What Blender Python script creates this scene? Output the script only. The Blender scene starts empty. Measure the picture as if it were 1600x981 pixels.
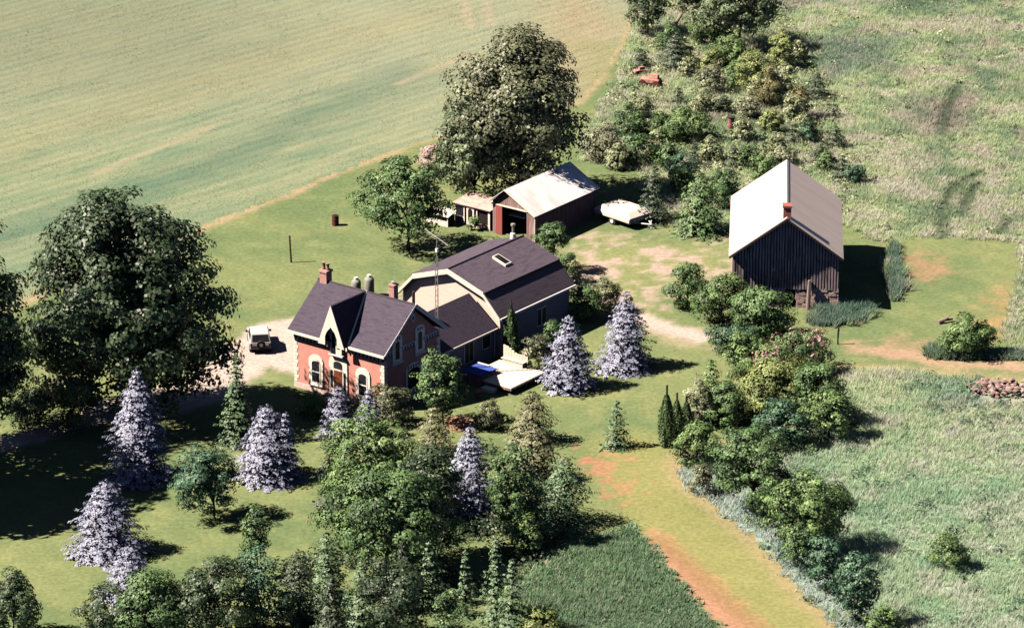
import bpy, bmesh, math, random
import numpy as np
from mathutils import Vector, Matrix

# ------------------------------------------------------------------ camera, sky, sun, exposure
SC = bpy.context.scene
COL = SC.collection
PITCH = math.radians(20.5); FPX = 6500.0; SPX = 18.3; DIST = FPX / SPX
CAM = np.array([0, -DIST * math.cos(PITCH), DIST * math.sin(PITCH)])
cam_d = bpy.data.cameras.new('camera'); cam = bpy.data.objects.new('camera', cam_d); COL.objects.link(cam)
cam.location = CAM; cam.rotation_euler = (math.radians(90) - PITCH, 0, 0)
cam_d.sensor_width = 36; cam_d.lens = FPX / 1600 * 36; cam_d.clip_start = 10; cam_d.clip_end = 20000
SC.camera = cam
SUN_EL = math.radians(48); SUN_AZ = math.radians(-7.0)      # sun stands to the left, just grazing the barn front
SUNCOL = (1.0, 0.85, 0.71)
world = bpy.data.worlds.new('World'); SC.world = world; world.use_nodes = True
wn = world.node_tree; bg = wn.nodes['Background']
sky = wn.nodes.new('ShaderNodeTexSky'); sky.sky_type = 'NISHITA'; sky.sun_disc = False
sky.sun_elevation = SUN_EL; sky.sun_rotation = math.radians(-97); sky.air_density = .18; sky.dust_density = .1
wn.links.new(sky.outputs[0], bg.inputs[0]); bg.inputs[1].default_value = 0.05
sun_d = bpy.data.lights.new('sun', 'SUN'); sun_d.energy = 5.0; sun_d.angle = math.radians(0.5); sun_d.color = SUNCOL
sun = bpy.data.objects.new('sun', sun_d); COL.objects.link(sun)
sv = Vector((-math.cos(SUN_AZ) * math.cos(SUN_EL), math.sin(SUN_AZ) * math.cos(SUN_EL), math.sin(SUN_EL)))
sun.rotation_euler = sv.to_track_quat('Z', 'Y').to_euler(); sun.location = (-60, 0, 80)
SC.view_settings.view_transform = 'Standard'; SC.view_settings.look = 'None'
SC.view_settings.exposure = 1.24; SC.view_settings.gamma = 1; SC.view_settings.use_curve_mapping = False

SC.cycles.max_bounces = 4; SC.cycles.diffuse_bounces = 0          # contrasty slide film look: hardly any bounced light

# ------------------------------------------------------------------ helpers
Fv = np.array([0, math.cos(PITCH), -math.sin(PITCH)]); Rv = np.array([1., 0, 0]); Uv = np.cross(Rv, Fv)
def P(x, y, z=0.0):
    """the place on the level z that the survey picture shows at (x, y)"""
    d = Fv * FPX + Rv * (x - 800) - Uv * (y - 490.5)
    t = (z - CAM[2]) / d[2]
    return CAM + d * t
def scale_at(p):
    return FPX / float((np.array(p) - CAM) @ Fv)
def lin(c):
    return tuple(((v / 255) / 12.92 if v <= 10.3 else ((v / 255 + .055) / 1.055) ** 2.4) for v in c)
def alb(r, g, b, k=2.1):
    l = lin((r, g, b)); return tuple(min(.85, l[i] / (k * SUNCOL[i])) for i in range(3))

def lattice(seed):
    r = np.random.RandomState(seed); return r.rand(64, 64)
_lat = {}
def vnoise(x, y, scale, seed=0):
    if seed not in _lat: _lat[seed] = lattice(seed)
    L = _lat[seed]; u = np.asarray(x) / scale; v = np.asarray(y) / scale
    i = np.floor(u).astype(int); j = np.floor(v).astype(int); fu = u - i; fv = v - j
    fu = fu * fu * (3 - 2 * fu); fv = fv * fv * (3 - 2 * fv)
    a = L[i % 64, j % 64]; b = L[(i + 1) % 64, j % 64]; c = L[i % 64, (j + 1) % 64]; d = L[(i + 1) % 64, (j + 1) % 64]
    return (a * (1 - fu) + b * fu) * (1 - fv) + (c * (1 - fu) + d * fu) * fv
def fbm(x, y, scale, seed=0, octv=4):
    s = 0; a = .5; t = 0
    for k in range(octv):
        s = s + a * vnoise(x, y, scale / 2 ** k, seed + k); t += a; a *= .6
    return s / t

def inpoly(x, y, poly):
    ins = np.zeros(np.shape(x), bool); n = len(poly)
    for i in range(n):
        x0, y0 = poly[i][:2]; x1, y1 = poly[(i + 1) % n][:2]
        if y0 == y1: continue
        c = ((y0 > y) != (y1 > y)) & (x < (x1 - x0) * (y - y0) / (y1 - y0) + x0)
        ins ^= c
    return ins
def sdist(x, y, poly):
    """signed distance, positive inside"""
    d = np.full(np.shape(x), 1e9); n = len(poly)
    for i in range(n):
        x0, y0 = poly[i][:2]; x1, y1 = poly[(i + 1) % n][:2]
        dx, dy = x1 - x0, y1 - y0; L = dx * dx + dy * dy + 1e-9
        t = np.clip(((x - x0) * dx + (y - y0) * dy) / L, 0, 1)
        d = np.minimum(d, np.hypot(x - x0 - t * dx, y - y0 - t * dy))
    return np.where(inpoly(x, y, poly), d, -d)
def dline(x, y, pts):
    d = np.full(np.shape(x), 1e9)
    for i in range(len(pts) - 1):
        x0, y0 = pts[i][:2]; x1, y1 = pts[i + 1][:2]; dx, dy = x1 - x0, y1 - y0
        t = np.clip(((x - x0) * dx + (y - y0) * dy) / (dx * dx + dy * dy + 1e-9), 0, 1)
        d = np.minimum(d, np.hypot(x - x0 - t * dx, y - y0 - t * dy))
    return d
def G(pts): return [P(*p)[:2] for p in pts]
def sstep(d, w): t = np.clip(d / w * .5 + .5, 0, 1); return t * t * (3 - 2 * t)

def tag(o, label=None, cat=None, group=None, kind=None):
    if label: o['label'] = label
    if cat: o['category'] = cat
    if group: o['group'] = group
    if kind: o['kind'] = kind
    return o
def empty(name, loc, rz=0, label=None, cat=None, group=None):
    o = bpy.data.objects.new(name, None); COL.objects.link(o); o.location = tuple(float(v) for v in loc); o.rotation_euler = (0, 0, rz)
    o.empty_display_size = .3
    return tag(o, label, cat, group)
def link(name, me, parent=None, loc=None, mat=None):
    o = bpy.data.objects.new(name, me); COL.objects.link(o)
    if parent is not None: o.parent = parent
    if loc is not None: o.location = loc
    if mat is not None and len(me.materials) == 0: me.materials.append(mat)
    return o

class MB:
    def __init__(s): s.v = []; s.f = []
    def add(s, vs, fs):
        n = len(s.v); s.v += [tuple(map(float, v)) for v in vs]; s.f += [tuple(n + i for i in f) for f in fs]; return s
    def box(s, x0, x1, y0, y1, z0, z1):
        return s.add([(x0, y0, z0), (x1, y0, z0), (x1, y1, z0), (x0, y1, z0), (x0, y0, z1), (x1, y0, z1), (x1, y1, z1), (x0, y1, z1)],
                     [(0, 3, 2, 1), (4, 5, 6, 7), (0, 1, 5, 4), (1, 2, 6, 5), (2, 3, 7, 6), (3, 0, 4, 7)])
    def slab(s, pts, th):
        """a flat polygon given counter-clockwise from outside, thickened inwards"""
        p = [Vector(q) for q in pts]; n = (p[1] - p[0]).cross(p[2] - p[0]).normalized() * th; k = len(p)
        vs = p + [q - n for q in p]
        fs = [tuple(range(k)), tuple(range(2 * k - 1, k - 1, -1))]
        for i in range(k): j = (i + 1) % k; fs.append((j, i, k + i, k + j))
        return s.add([tuple(v) for v in vs], fs)
    def prism_y(s, pts, y0, y1):
        """profile in x, z pushed from y0 to y1"""
        k = len(pts); vs = [(x, y0, z) for x, z in pts] + [(x, y1, z) for x, z in pts]
        fs = [tuple(range(k)), tuple(range(2 * k - 1, k - 1, -1))]
        for i in range(k): j = (i + 1) % k; fs.append((j, i, k + i, k + j))
        return s.add(vs, fs)
    def prism_x(s, pts, x0, x1):
        k = len(pts); vs = [(x0, y, z) for y, z in pts] + [(x1, y, z) for y, z in pts]
        fs = [tuple(range(k - 1, -1, -1)), tuple(range(k, 2 * k))]
        for i in range(k): j = (i + 1) % k; fs.append((i, j, k + j, k + i))
        return s.add(vs, fs)
    def tube(s, p0, p1, r0, r1=None, n=8, caps=True):
        if r1 is None: r1 = r0
        p0 = Vector(p0); p1 = Vector(p1); d = (p1 - p0).normalized(); q = d.to_track_quat('Z', 'Y')
        vs = []
        for p, r in ((p0, r0), (p1, r1)):
            for i in range(n):
                a = 2 * math.pi * i / n; vs.append(tuple(p + q @ Vector((r * math.cos(a), r * math.sin(a), 0))))
        fs = [(i, (i + 1) % n, n + (i + 1) % n, n + i) for i in range(n)]
        if caps: fs += [tuple(range(n - 1, -1, -1)), tuple(range(n, 2 * n))]
        return s.add(vs, fs)
    def path(s, pts, rs, n=6):
        vs = []; m = len(pts)
        for k, p in enumerate(pts):
            a = Vector(pts[max(0, k - 1)]); b = Vector(pts[min(m - 1, k + 1)]); q = (b - a).normalized().to_track_quat('Z', 'Y')
            for i in range(n):
                t = 2 * math.pi * i / n; vs.append(tuple(Vector(p) + q @ Vector((rs[k] * math.cos(t), rs[k] * math.sin(t), 0))))
        fs = [(k * n + i, k * n + (i + 1) % n, (k + 1) * n + (i + 1) % n, (k + 1) * n + i) for k in range(m - 1) for i in range(n)]
        fs += [tuple(range(n - 1, -1, -1)), tuple(range((m - 1) * n, m * n))]
        return s.add(vs, fs)
    def lathe(s, prof, cx=0, cy=0, n=14):
        m = len(prof); vs = []
        for r, z in prof:
            for i in range(n): t = 2 * math.pi * i / n; vs.append((cx + r * math.cos(t), cy + r * math.sin(t), z))
        fs = [(k * n + i, k * n + (i + 1) % n, (k + 1) * n + (i + 1) % n, (k + 1) * n + i) for k in range(m - 1) for i in range(n)]
        fs += [tuple(range(n - 1, -1, -1)), tuple(range((m - 1) * n, m * n))]
        return s.add(vs, fs)
    def mesh(s, name):
        me = bpy.data.meshes.new(name); me.from_pydata(s.v, [], s.f); me.update(); return me
    def build(s, name, mat, parent=None, loc=None, bevel=0, smooth=False):
        me = s.mesh(name)
        if bevel:
            bm = bmesh.new(); bm.from_mesh(me)
            bmesh.ops.bevel(bm, geom=bm.edges[:], offset=bevel, segments=1, affect='EDGES'); bm.to_mesh(me); bm.free()
        if smooth:
            me.polygons.foreach_set('use_smooth', [True] * len(me.polygons))
        return link(name, me, parent, loc, mat)

# ------------------------------------------------------------------ materials
def nodes(m): return m.node_tree.nodes, m.node_tree.links
def mat(name, c1, c2=None, rough=.8, scale=4, spec=.3, metal=0, bump=0, bscale=40, stretch=None, c3=None, world_pos=False, sharp=(.35, .65)):
    m = bpy.data.materials.new(name); m.use_nodes = True; N, Lk = nodes(m); b = N['Principled BSDF']
    b.inputs['Roughness'].default_value = rough; b.inputs['Specular IOR Level'].default_value = spec; b.inputs['Metallic'].default_value = metal
    if c2 is None: c2 = tuple(v * .72 for v in c1)
    tc = N.new('ShaderNodeTexCoord'); src = tc.outputs['Object']
    if world_pos: src = N.new('ShaderNodeNewGeometry').outputs['Position']
    mp = N.new('ShaderNodeMapping'); Lk.new(src, mp.inputs[0])
    if stretch: mp.inputs['Scale'].default_value = stretch
    oi = N.new('ShaderNodeObjectInfo'); mu = N.new('ShaderNodeMath'); mu.operation = 'MULTIPLY'; mu.inputs[1].default_value = 37; Lk.new(oi.outputs['Random'], mu.inputs[0])
    Lk.new(mu.outputs[0], mp.inputs['Location'])
    nz = N.new('ShaderNodeTexNoise'); nz.inputs['Scale'].default_value = scale; nz.inputs['Detail'].default_value = 6; Lk.new(mp.outputs[0], nz.inputs[0])
    mr = N.new('ShaderNodeMapRange'); mr.inputs[1].default_value = sharp[0]; mr.inputs[2].default_value = sharp[1]; Lk.new(nz.outputs[0], mr.inputs[0])
    mx = N.new('ShaderNodeMix'); mx.data_type = 'RGBA'; mx.inputs[6].default_value = (*c1, 1); mx.inputs[7].default_value = (*c2, 1)
    Lk.new(mr.outputs[0], mx.inputs[0]); out = mx.outputs[2]
    if c3:
        n2 = N.new('ShaderNodeTexNoise'); n2.inputs['Scale'].default_value = scale * .37; n2.inputs['Detail'].default_value = 4; Lk.new(mp.outputs[0], n2.inputs[0])
        r2 = N.new('ShaderNodeMapRange'); r2.inputs[1].default_value = .52; r2.inputs[2].default_value = .62; Lk.new(n2.outputs[0], r2.inputs[0])
        m2 = N.new('ShaderNodeMix'); m2.data_type = 'RGBA'; m2.inputs[7].default_value = (*c3, 1); Lk.new(r2.outputs[0], m2.inputs[0]); Lk.new(out, m2.inputs[6]); out = m2.outputs[2]
    Lk.new(out, b.inputs['Base Color'])
    if bump:
        n3 = N.new('ShaderNodeTexNoise'); n3.inputs['Scale'].default_value = bscale; n3.inputs['Detail'].default_value = 4; Lk.new(mp.outputs[0], n3.inputs[0])
        bp = N.new('ShaderNodeBump'); bp.inputs['Strength'].default_value = bump; bp.inputs['Distance'].default_value = .03; Lk.new(n3.outputs[0], bp.inputs['Height']); Lk.new(bp.outputs[0], b.inputs['Normal'])
    return m
def brick_mat(name, c1, c2, mortar):
    m = bpy.data.materials.new(name); m.use_nodes = True; N, Lk = nodes(m); b = N['Principled BSDF']; b.inputs['Roughness'].default_value = .85
    tc = N.new('ShaderNodeTexCoord'); sp = N.new('ShaderNodeSeparateXYZ'); Lk.new(tc.outputs['Object'], sp.inputs[0])
    ad = N.new('ShaderNodeMath'); Lk.new(sp.outputs[0], ad.inputs[0]); Lk.new(sp.outputs[1], ad.inputs[1])
    cb = N.new('ShaderNodeCombineXYZ'); Lk.new(ad.outputs[0], cb.inputs[0]); Lk.new(sp.outputs[2], cb.inputs[1])
    br = N.new('ShaderNodeTexBrick'); br.inputs['Scale'].default_value = 1; br.inputs['Brick Width'].default_value = .21; br.inputs['Row Height'].default_value = .075
    br.inputs['Mortar Size'].default_value = .008; br.inputs['Color1'].default_value = (*c1, 1); br.inputs['Color2'].default_value = (*c2, 1); br.inputs['Mortar'].default_value = (*mortar, 1)
    Lk.new(cb.outputs[0], br.inputs[0])
    nz = N.new('ShaderNodeTexNoise'); nz.inputs['Scale'].default_value = 1.3; nz.inputs['Detail'].default_value = 5; Lk.new(tc.outputs['Object'], nz.inputs[0])
    mx = N.new('ShaderNodeMix'); mx.data_type = 'RGBA'; mx.blend_type = 'MULTIPLY'; mx.inputs[0].default_value = .5; Lk.new(br.outputs[0], mx.inputs[6])
    cr = N.new('ShaderNodeMapRange'); cr.inputs[3].default_value = .6; cr.inputs[4].default_value = 1.3; Lk.new(nz.outputs[0], cr.inputs[0])
    Lk.new(cr.outputs[0], mx.inputs[7]); Lk.new(mx.outputs[2], b.inputs['Base Color'])
    return m
def leaf_mat(name, dark, light, trans=.06, spec=.35, rough=.5):
    m = bpy.data.materials.new(name); m.use_nodes = True; N, Lk = nodes(m); b = N['Principled BSDF']
    b.inputs['Roughness'].default_value = rough; b.inputs['Specular IOR Level'].default_value = spec
    at = N.new('ShaderNodeAttribute'); at.attribute_name = 'tint'
    mx = N.new('ShaderNodeMix'); mx.data_type = 'RGBA'; mx.inputs[6].default_value = (*dark, 1); mx.inputs[7].default_value = (*light, 1)
    Lk.new(at.outputs['Fac'], mx.inputs[0]); Lk.new(mx.outputs[2], b.inputs['Base Color'])
    tr = N.new('ShaderNodeBsdfTranslucent'); Lk.new(mx.outputs[2], tr.inputs[0])
    ms = N.new('ShaderNodeMixShader'); ms.inputs[0].default_value = trans; Lk.new(b.outputs[0], ms.inputs[1]); Lk.new(tr.outputs[0], ms.inputs[2])
    Lk.new(ms.outputs[0], N['Material Output'].inputs[0])
    return m
def cover_mat(name, fine=5.0, amp=.35, bump=.5, spec=.1, stretch=None, trans=0):
    """ground and grass: colour from the 'cover' attribute, fine grain from noise"""
    m = bpy.data.materials.new(name); m.use_nodes = True; N, Lk = nodes(m); b = N['Principled BSDF']
    b.inputs['Roughness'].default_value = .95; b.inputs['Specular IOR Level'].default_value = spec
    at = N.new('ShaderNodeAttribute'); at.attribute_name = 'cover'
    g = N.new('ShaderNodeNewGeometry'); mp = N.new('ShaderNodeMapping'); Lk.new(g.outputs['Position'], mp.inputs[0])
    if stretch: mp.inputs['Rotation'].default_value = (0, 0, stretch[0]); mp.inputs['Scale'].default_value = stretch[1]
    nz = N.new('ShaderNodeTexNoise'); nz.inputs['Scale'].default_value = fine; nz.inputs['Detail'].default_value = 5; nz.inputs['Roughness'].default_value = .65; Lk.new(mp.outputs[0], nz.inputs[0])
    mr = N.new('ShaderNodeMapRange'); mr.inputs[1].default_value = .3; mr.inputs[2].default_value = .7; mr.inputs[3].default_value = 1 - amp; mr.inputs[4].default_value = 1 + amp; Lk.new(nz.outputs[0], mr.inputs[0])
    mx = N.new('ShaderNodeMix'); mx.data_type = 'RGBA'; mx.blend_type = 'MULTIPLY'; mx.inputs[0].default_value = 1; Lk.new(at.outputs['Color'], mx.inputs[6]); Lk.new(mr.outputs[0], mx.inputs[7])
    Lk.new(mx.outputs[2], b.inputs['Base Color'])
    if bump:
        bp = N.new('ShaderNodeBump'); bp.inputs['Strength'].default_value = bump; bp.inputs['Distance'].default_value = .12; Lk.new(nz.outputs[0], bp.inputs['Height']); Lk.new(bp.outputs[0], b.inputs['Normal'])
    if trans:
        tr = N.new('ShaderNodeBsdfTranslucent'); Lk.new(mx.outputs[2], tr.inputs[0]); ms = N.new('ShaderNodeMixShader'); ms.inputs[0].default_value = trans
        Lk.new(b.outputs[0], ms.inputs[1]); Lk.new(tr.outputs[0], ms.inputs[2]); Lk.new(ms.outputs[0], N['Material Output'].inputs[0])
    return m

M = {}
M['brick'] = brick_mat('red_brick', (.68, .26, .21), (.58, .20, .17), (.55, .36, .3))
M['brick2'] = brick_mat('chimney_brick', (.38, .10, .08), (.30, .08, .07), (.35, .25, .2))
M['cream'] = mat('cream_paint', (.80, .74, .66), (.70, .63, .55), rough=.6, scale=3)
M['white'] = mat('white_paint', (.84, .84, .84), (.76, .76, .76), rough=.5, scale=3)
M['shingle'] = mat('slate_shingle', (.040, .033, .056), (.062, .050, .080), rough=.75, scale=9, spec=.3, bump=.5, bscale=14, c3=(.034, .028, .048), stretch=(.35, 1, 3))
M['shingle2'] = mat('weathered_shingle', (.076, .062, .090), (.100, .083, .112), rough=.8, scale=7, spec=.25, bump=.5, bscale=14, c3=(.066, .054, .078), stretch=(1, .35, 3))
M['edge'] = mat('dark_edge', (.03, .025, .03), (.05, .04, .045), rough=.9)
M['siding'] = mat('peach_siding', (.80, .60, .53), (.74, .54, .48), rough=.7, scale=1.5, stretch=(1, 1, 8))
M['siding2'] = mat('grey_blue_and_shaded_siding', (.20, .20, .27), (.26, .25, .32), rough=.7, scale=2, stretch=(1, 1, 9))  # the low wing's own siding; on the gambrel walls, shade as colour
M['glass'] = mat('window_glass', (.012, .013, .018), (.03, .032, .04), rough=.35, spec=.04, scale=1)
M['doorwood'] = mat('brown_door', (.20, .07, .03), (.12, .04, .02), rough=.5, scale=5)
M['metalroof'] = mat('pale_metal_roof', (.58, .50, .47), (.51, .44, .42), rough=.45, spec=.4, scale=1.6, stretch=(.15, 1.5, .15), c3=(.50, .42, .40), bump=.3, bscale=3)
M['shedroof'] = mat('shed_metal_roof', (.84, .83, .86), (.78, .76, .80), rough=.35, spec=.4, scale=1.4, stretch=(.3, 1.4, 1), c3=(.74, .68, .68))
M['barnwood'] = mat('weathered_barn_board', (.50, .43, .44), (.32, .27, .29), rough=.85, scale=3, stretch=(6, 6, .5), c3=(.20, .17, .18))
M['redwood'] = mat('faded_red_board', (.27, .13, .12), (.20, .14, .14), rough=.85, scale=3, stretch=(5, 5, .5), c3=(.34, .25, .24))
M['pinkwood'] = mat('grey_pink_board', (.33, .22, .21), (.24, .15, .16), rough=.85, scale=3, stretch=(5, 5, .5), c3=(.42, .31, .28))
M['red'] = mat('red_painted_door', (.36, .08, .07), (.28, .10, .09), rough=.7, scale=3)
M['stone'] = mat('field_stone', (.72, .54, .48), (.58, .42, .38), rough=.9, scale=3, bump=.5, bscale=8, c3=(.50, .40, .35))
M['rubble'] = mat('pinkish_rubble', (.28, .19, .18), (.18, .12, .12), rough=.9, scale=2, c3=(.42, .31, .29))
M['dark'] = mat('dark_interior', (.012, .010, .010), (.02, .016, .016), rough=1)
M['deck'] = mat('pale_deck_board', (.80, .70, .58), (.70, .60, .48), rough=.8, scale=3, stretch=(.6, 5, 1))
M['tub'] = mat('blue_vinyl_cover', (.06, .11, .42), (.05, .09, .34), rough=.8, spec=.1)
M['tarp'] = mat('white_tarp', (.74, .66, .60), (.68, .60, .56), rough=.6, scale=2, bump=.3, bscale=2)
M['steel'] = mat('galvanised_steel', (.42, .42, .42), (.33, .33, .33), rough=.45, metal=.4)
M['tank'] = mat('grey_green_tank', (.26, .28, .25), (.21, .22, .20), rough=.6, scale=3)
M['rust'] = mat('rusty_steel', (.13, .045, .03), (.08, .03, .022), rough=.9, scale=5)
M['redmach'] = mat('faded_red_machinery', (.58, .32, .26), (.40, .17, .13), rough=.8, scale=4)
M['rubber'] = mat('black_rubber', (.02, .02, .02), (.03, .03, .03), rough=.8)
M['carpaint'] = mat('silver_white_paint', (.52, .50, .52), (.50, .48, .50), rough=.3, spec=.6)
M['post'] = mat('dark_post_wood', (.045, .03, .028), (.07, .05, .04), rough=.9, scale=6, stretch=(4, 4, .5))
M['log'] = mat('bleached_log', (.30, .24, .21), (.22, .17, .15), rough=.9, scale=4, stretch=(4, 4, .6))
M['bark'] = mat('tree_bark', (.085, .062, .05), (.05, .036, .03), rough=.95, scale=5, bump=.6, bscale=8, stretch=(3, 3, .6))
M['terracotta'] = mat('terracotta', (.45, .16, .10), rough=.8)
M['lawn'] = cover_mat('mown_lawn', fine=2.6, amp=.24, bump=.3)
M['crop'] = cover_mat('young_crop', fine=3.5, amp=.16, bump=.35)
M['meadow'] = cover_mat('meadow_ground', fine=4, amp=.4, bump=.8)
M['gravel'] = cover_mat('pale_gravel', fine=6, amp=.14, bump=.3)
M['grass'] = cover_mat('grass_blades', fine=2.0, amp=.15, bump=0, trans=.55)
L_ = {}
L_['maple'] = leaf_mat('maple_leaves', (0.02, 0.042, 0.02), (0.195, 0.262, 0.134), spec=.5)
L_['bigmaple'] = leaf_mat('dark_maple_leaves', (0.008, 0.026, 0.013), (0.09, 0.15, 0.075), spec=.55, trans=.18)
L_['warmmaple'] = leaf_mat('olive_leaves', (0.034, 0.044, 0.024), (0.22, 0.255, 0.14), spec=.5)
L_['fresh'] = leaf_mat('fresh_green_leaves', (0.028, 0.066, 0.02), (0.215, 0.345, 0.125))
L_['yellow'] = leaf_mat('yellow_green_leaves', (0.055, 0.09, 0.022), (0.34, 0.42, 0.15))
L_['mid'] = leaf_mat('mid_green_leaves', (0.016, 0.048, 0.018), (0.165, 0.285, 0.11))
L_['teal'] = leaf_mat('teal_green_leaves', (0.012, 0.042, 0.026), (0.11, 0.226, 0.134))
L_['pale'] = leaf_mat('grey_green_leaves', (0.09, 0.12, 0.06), (0.4, 0.44, 0.28))
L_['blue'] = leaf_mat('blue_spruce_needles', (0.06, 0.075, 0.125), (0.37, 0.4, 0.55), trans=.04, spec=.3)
L_['spruce'] = leaf_mat('green_spruce_needles', (0.014, 0.042, 0.022), (0.171, 0.287, 0.146), trans=.1)
L_['darkspruce'] = leaf_mat('dark_spruce_needles', (0.012, 0.03, 0.018), (0.09, 0.13, 0.08), trans=.1)
L_['thuja'] = leaf_mat('thuja_scales', (0.016, 0.045, 0.014), (0.095, 0.168, 0.059), trans=.1)
L_['olivepine'] = leaf_mat('olive_pine_needles', (0.035, 0.042, 0.022), (0.256, 0.268, 0.146), trans=.1)
L_['pink'] = leaf_mat('pink_blossom', (.38, .20, .22), (.72, .48, .48), trans=.3)
L_['whitebloom'] = leaf_mat('white_blossom', (.50, .36, .34), (.80, .66, .62), trans=.3)
L_['scrub'] = leaf_mat('scrub_leaves', (0.09, 0.125, 0.06), (0.44, 0.5, 0.28))
L_['brown'] = leaf_mat('rusty_brown_leaves', (0.07, 0.075, 0.03), (0.3, 0.29, 0.14))

# ------------------------------------------------------------------ ground
def sheet_mesh(name, xs, ys, z, color_fn, keep=None):
    X, Y = np.meshgrid(xs, ys); nx, ny = len(xs), len(ys)
    Z = np.full(X.shape, z)
    co = np.stack([X, Y, Z], -1).reshape(-1, 3)
    idx = np.arange(nx * ny).reshape(ny, nx)
    q = np.stack([idx[:-1, :-1], idx[:-1, 1:], idx[1:, 1:], idx[1:, :-1]], -1).reshape(-1, 4)
    if keep is not None:
        k = keep(X, Y).reshape(-1); q = q[k[q].all(1)]
        used = np.unique(q); remap = np.full(nx * ny, -1); remap[used] = np.arange(len(used)); q = remap[q]; co = co[used]
    me = bpy.data.meshes.new(name); me.vertices.add(len(co)); me.vertices.foreach_set('co', co.astype(np.float32).ravel())
    me.loops.add(q.size); me.loops.foreach_set('vertex_index', q.astype(np.int32).ravel())
    me.polygons.add(len(q)); me.polygons.foreach_set('loop_start', np.arange(0, q.size, 4, dtype=np.int32)); me.polygons.foreach_set('loop_total', np.full(len(q), 4, np.int32))
    me.update(calc_edges=True)
    c = color_fn(co[:, 0], co[:, 1]); a = me.color_attributes.new('cover', 'FLOAT_COLOR', 'POINT')
    a.data.foreach_set('color', np.concatenate([c, np.ones((len(c), 1))], 1).astype(np.float32).ravel())
    return me
def mixc(c, d, w): w = np.asarray(w)[:, None]; return c * (1 - w) + np.asarray(d) * w

# outlines on the ground, taken at level 0
FIELD_EDGE = G([(-500, 690), (-150, 545), (0, 487), (60, 462), (180, 415), (295, 368), (360, 338), (450, 305), (520, 273), (600, 243), (690, 212), (800, 185), (905, 160), (940, 120), (975, 60), (1000, -10), (1040, -120)])
CROP = FIELD_EDGE + G([(1060, -420), (-1400, -420), (-1400, 760)])
MEADOW_N = G([(1325, 352), (1345, 372), (1392, 382), (1400, 374), (1440, 371), (1500, 373), (1560, 376), (1594, 384), (1597, 420), (1580, 460), (1568, 520), (1590, 560), (1700, 560), (2300, 560), (2300, -420), (1062, -420), (1042, -120), (1003, -10), (980, 60), (955, 130), (925, 175), (905, 215), (905, 250), (960, 262), (1000, 270), (1000, 340), (1050, 352), (1140, 360), (1200, 330)])
STRIP_E = G([(1392, 470), (1386, 440), (1388, 395), (1396, 380), (1406, 392), (1408, 425), (1412, 455), (1402, 472)])
MEADOW_S = G([(1318, 577), (1380, 577), (1450, 582), (1520, 590), (1600, 596), (2300, 620), (2300, 1500), (1440, 1500), (1400, 1080), (1312, 985), (1250, 925), (1188, 852), (1120, 795), (1066, 752), (1056, 720), (1100, 700), (1200, 690), (1240, 650), (1300, 600)])
MEADOW_C = G([(990, 818), (1032, 868), (1082, 930), (1128, 984), (1230, 1110), (850, 1110), (858, 985), (800, 930), (830, 890), (900, 848)])
PATCH_B = G([(1263, 505), (1270, 488), (1290, 476), (1330, 478), (1368, 480), (1370, 490), (1345, 504), (1300, 512), (1275, 512)])
PATCH_R = G([(1445, 555), (1462, 540), (1500, 545), (1560, 545), (1600, 552), (1600, 562), (1540, 562), (1480, 563)])
BORDER_LINE = FIELD_EDGE
DRIVE = G([(-500, 760), (-150, 705), (40, 676), (112, 652), (135, 632), (180, 622), (225, 612), (300, 585), (352, 545), (372, 530), (398, 508), (440, 500), (475, 490), (530, 500), (530, 560), (470, 590), (450, 582), (415, 572), (400, 590), (350, 625), (260, 650), (195, 655), (120, 670), (30, 700), (-150, 735), (-500, 800)])
YARD = G([(880, 385), (905, 368), (935, 362), (962, 366), (930, 385), (985, 378), (1060, 376), (1100, 380), (1150, 380), (1150, 440), (1060, 440), (1010, 470), (1060, 500), (1112, 526), (1100, 534), (1040, 518), (985, 492), (930, 470), (890, 440), (872, 410)])
LANE = G([(962, 478), (1000, 486), (1050, 505), (1113, 526), (1102, 535), (1050, 522), (1000, 508), (965, 500)])
DIRT = G([(992, 822), (1020, 826), (1045, 838), (1090, 880), (1140, 925), (1215, 985), (1330, 1080), (1210, 1080), (1130, 985), (1085, 930), (1035, 868)])
BARE = G([(912, 708), (935, 700), (960, 716), (985, 745), (990, 775), (965, 790), (945, 770), (935, 745), (915, 725)])
PATHR = G([(1318, 537), (1370, 540), (1420, 548), (1460, 556), (1520, 564), (1600, 568), (1700, 570), (1700, 585), (1600, 582), (1500, 574), (1430, 566), (1370, 555), (1320, 546)])
TAN1 = G([(1400, 395), (1440, 392), (1470, 410), (1480, 432), (1450, 440), (1410, 425)])
TAN2 = G([(1545, 470), (1575, 440), (1585, 470), (1572, 520), (1548, 530)])
TAN3 = G([(1350, 532), (1400, 528), (1470, 530), (1470, 552), (1400, 552)])
BEHIND = G([(590, 480), (600, 462), (640, 436), (690, 415), (700, 422), (640, 450), (625, 480)])
CORNER = G([(700, 655), (725, 652), (742, 662), (735, 676), (705, 674)])

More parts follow.
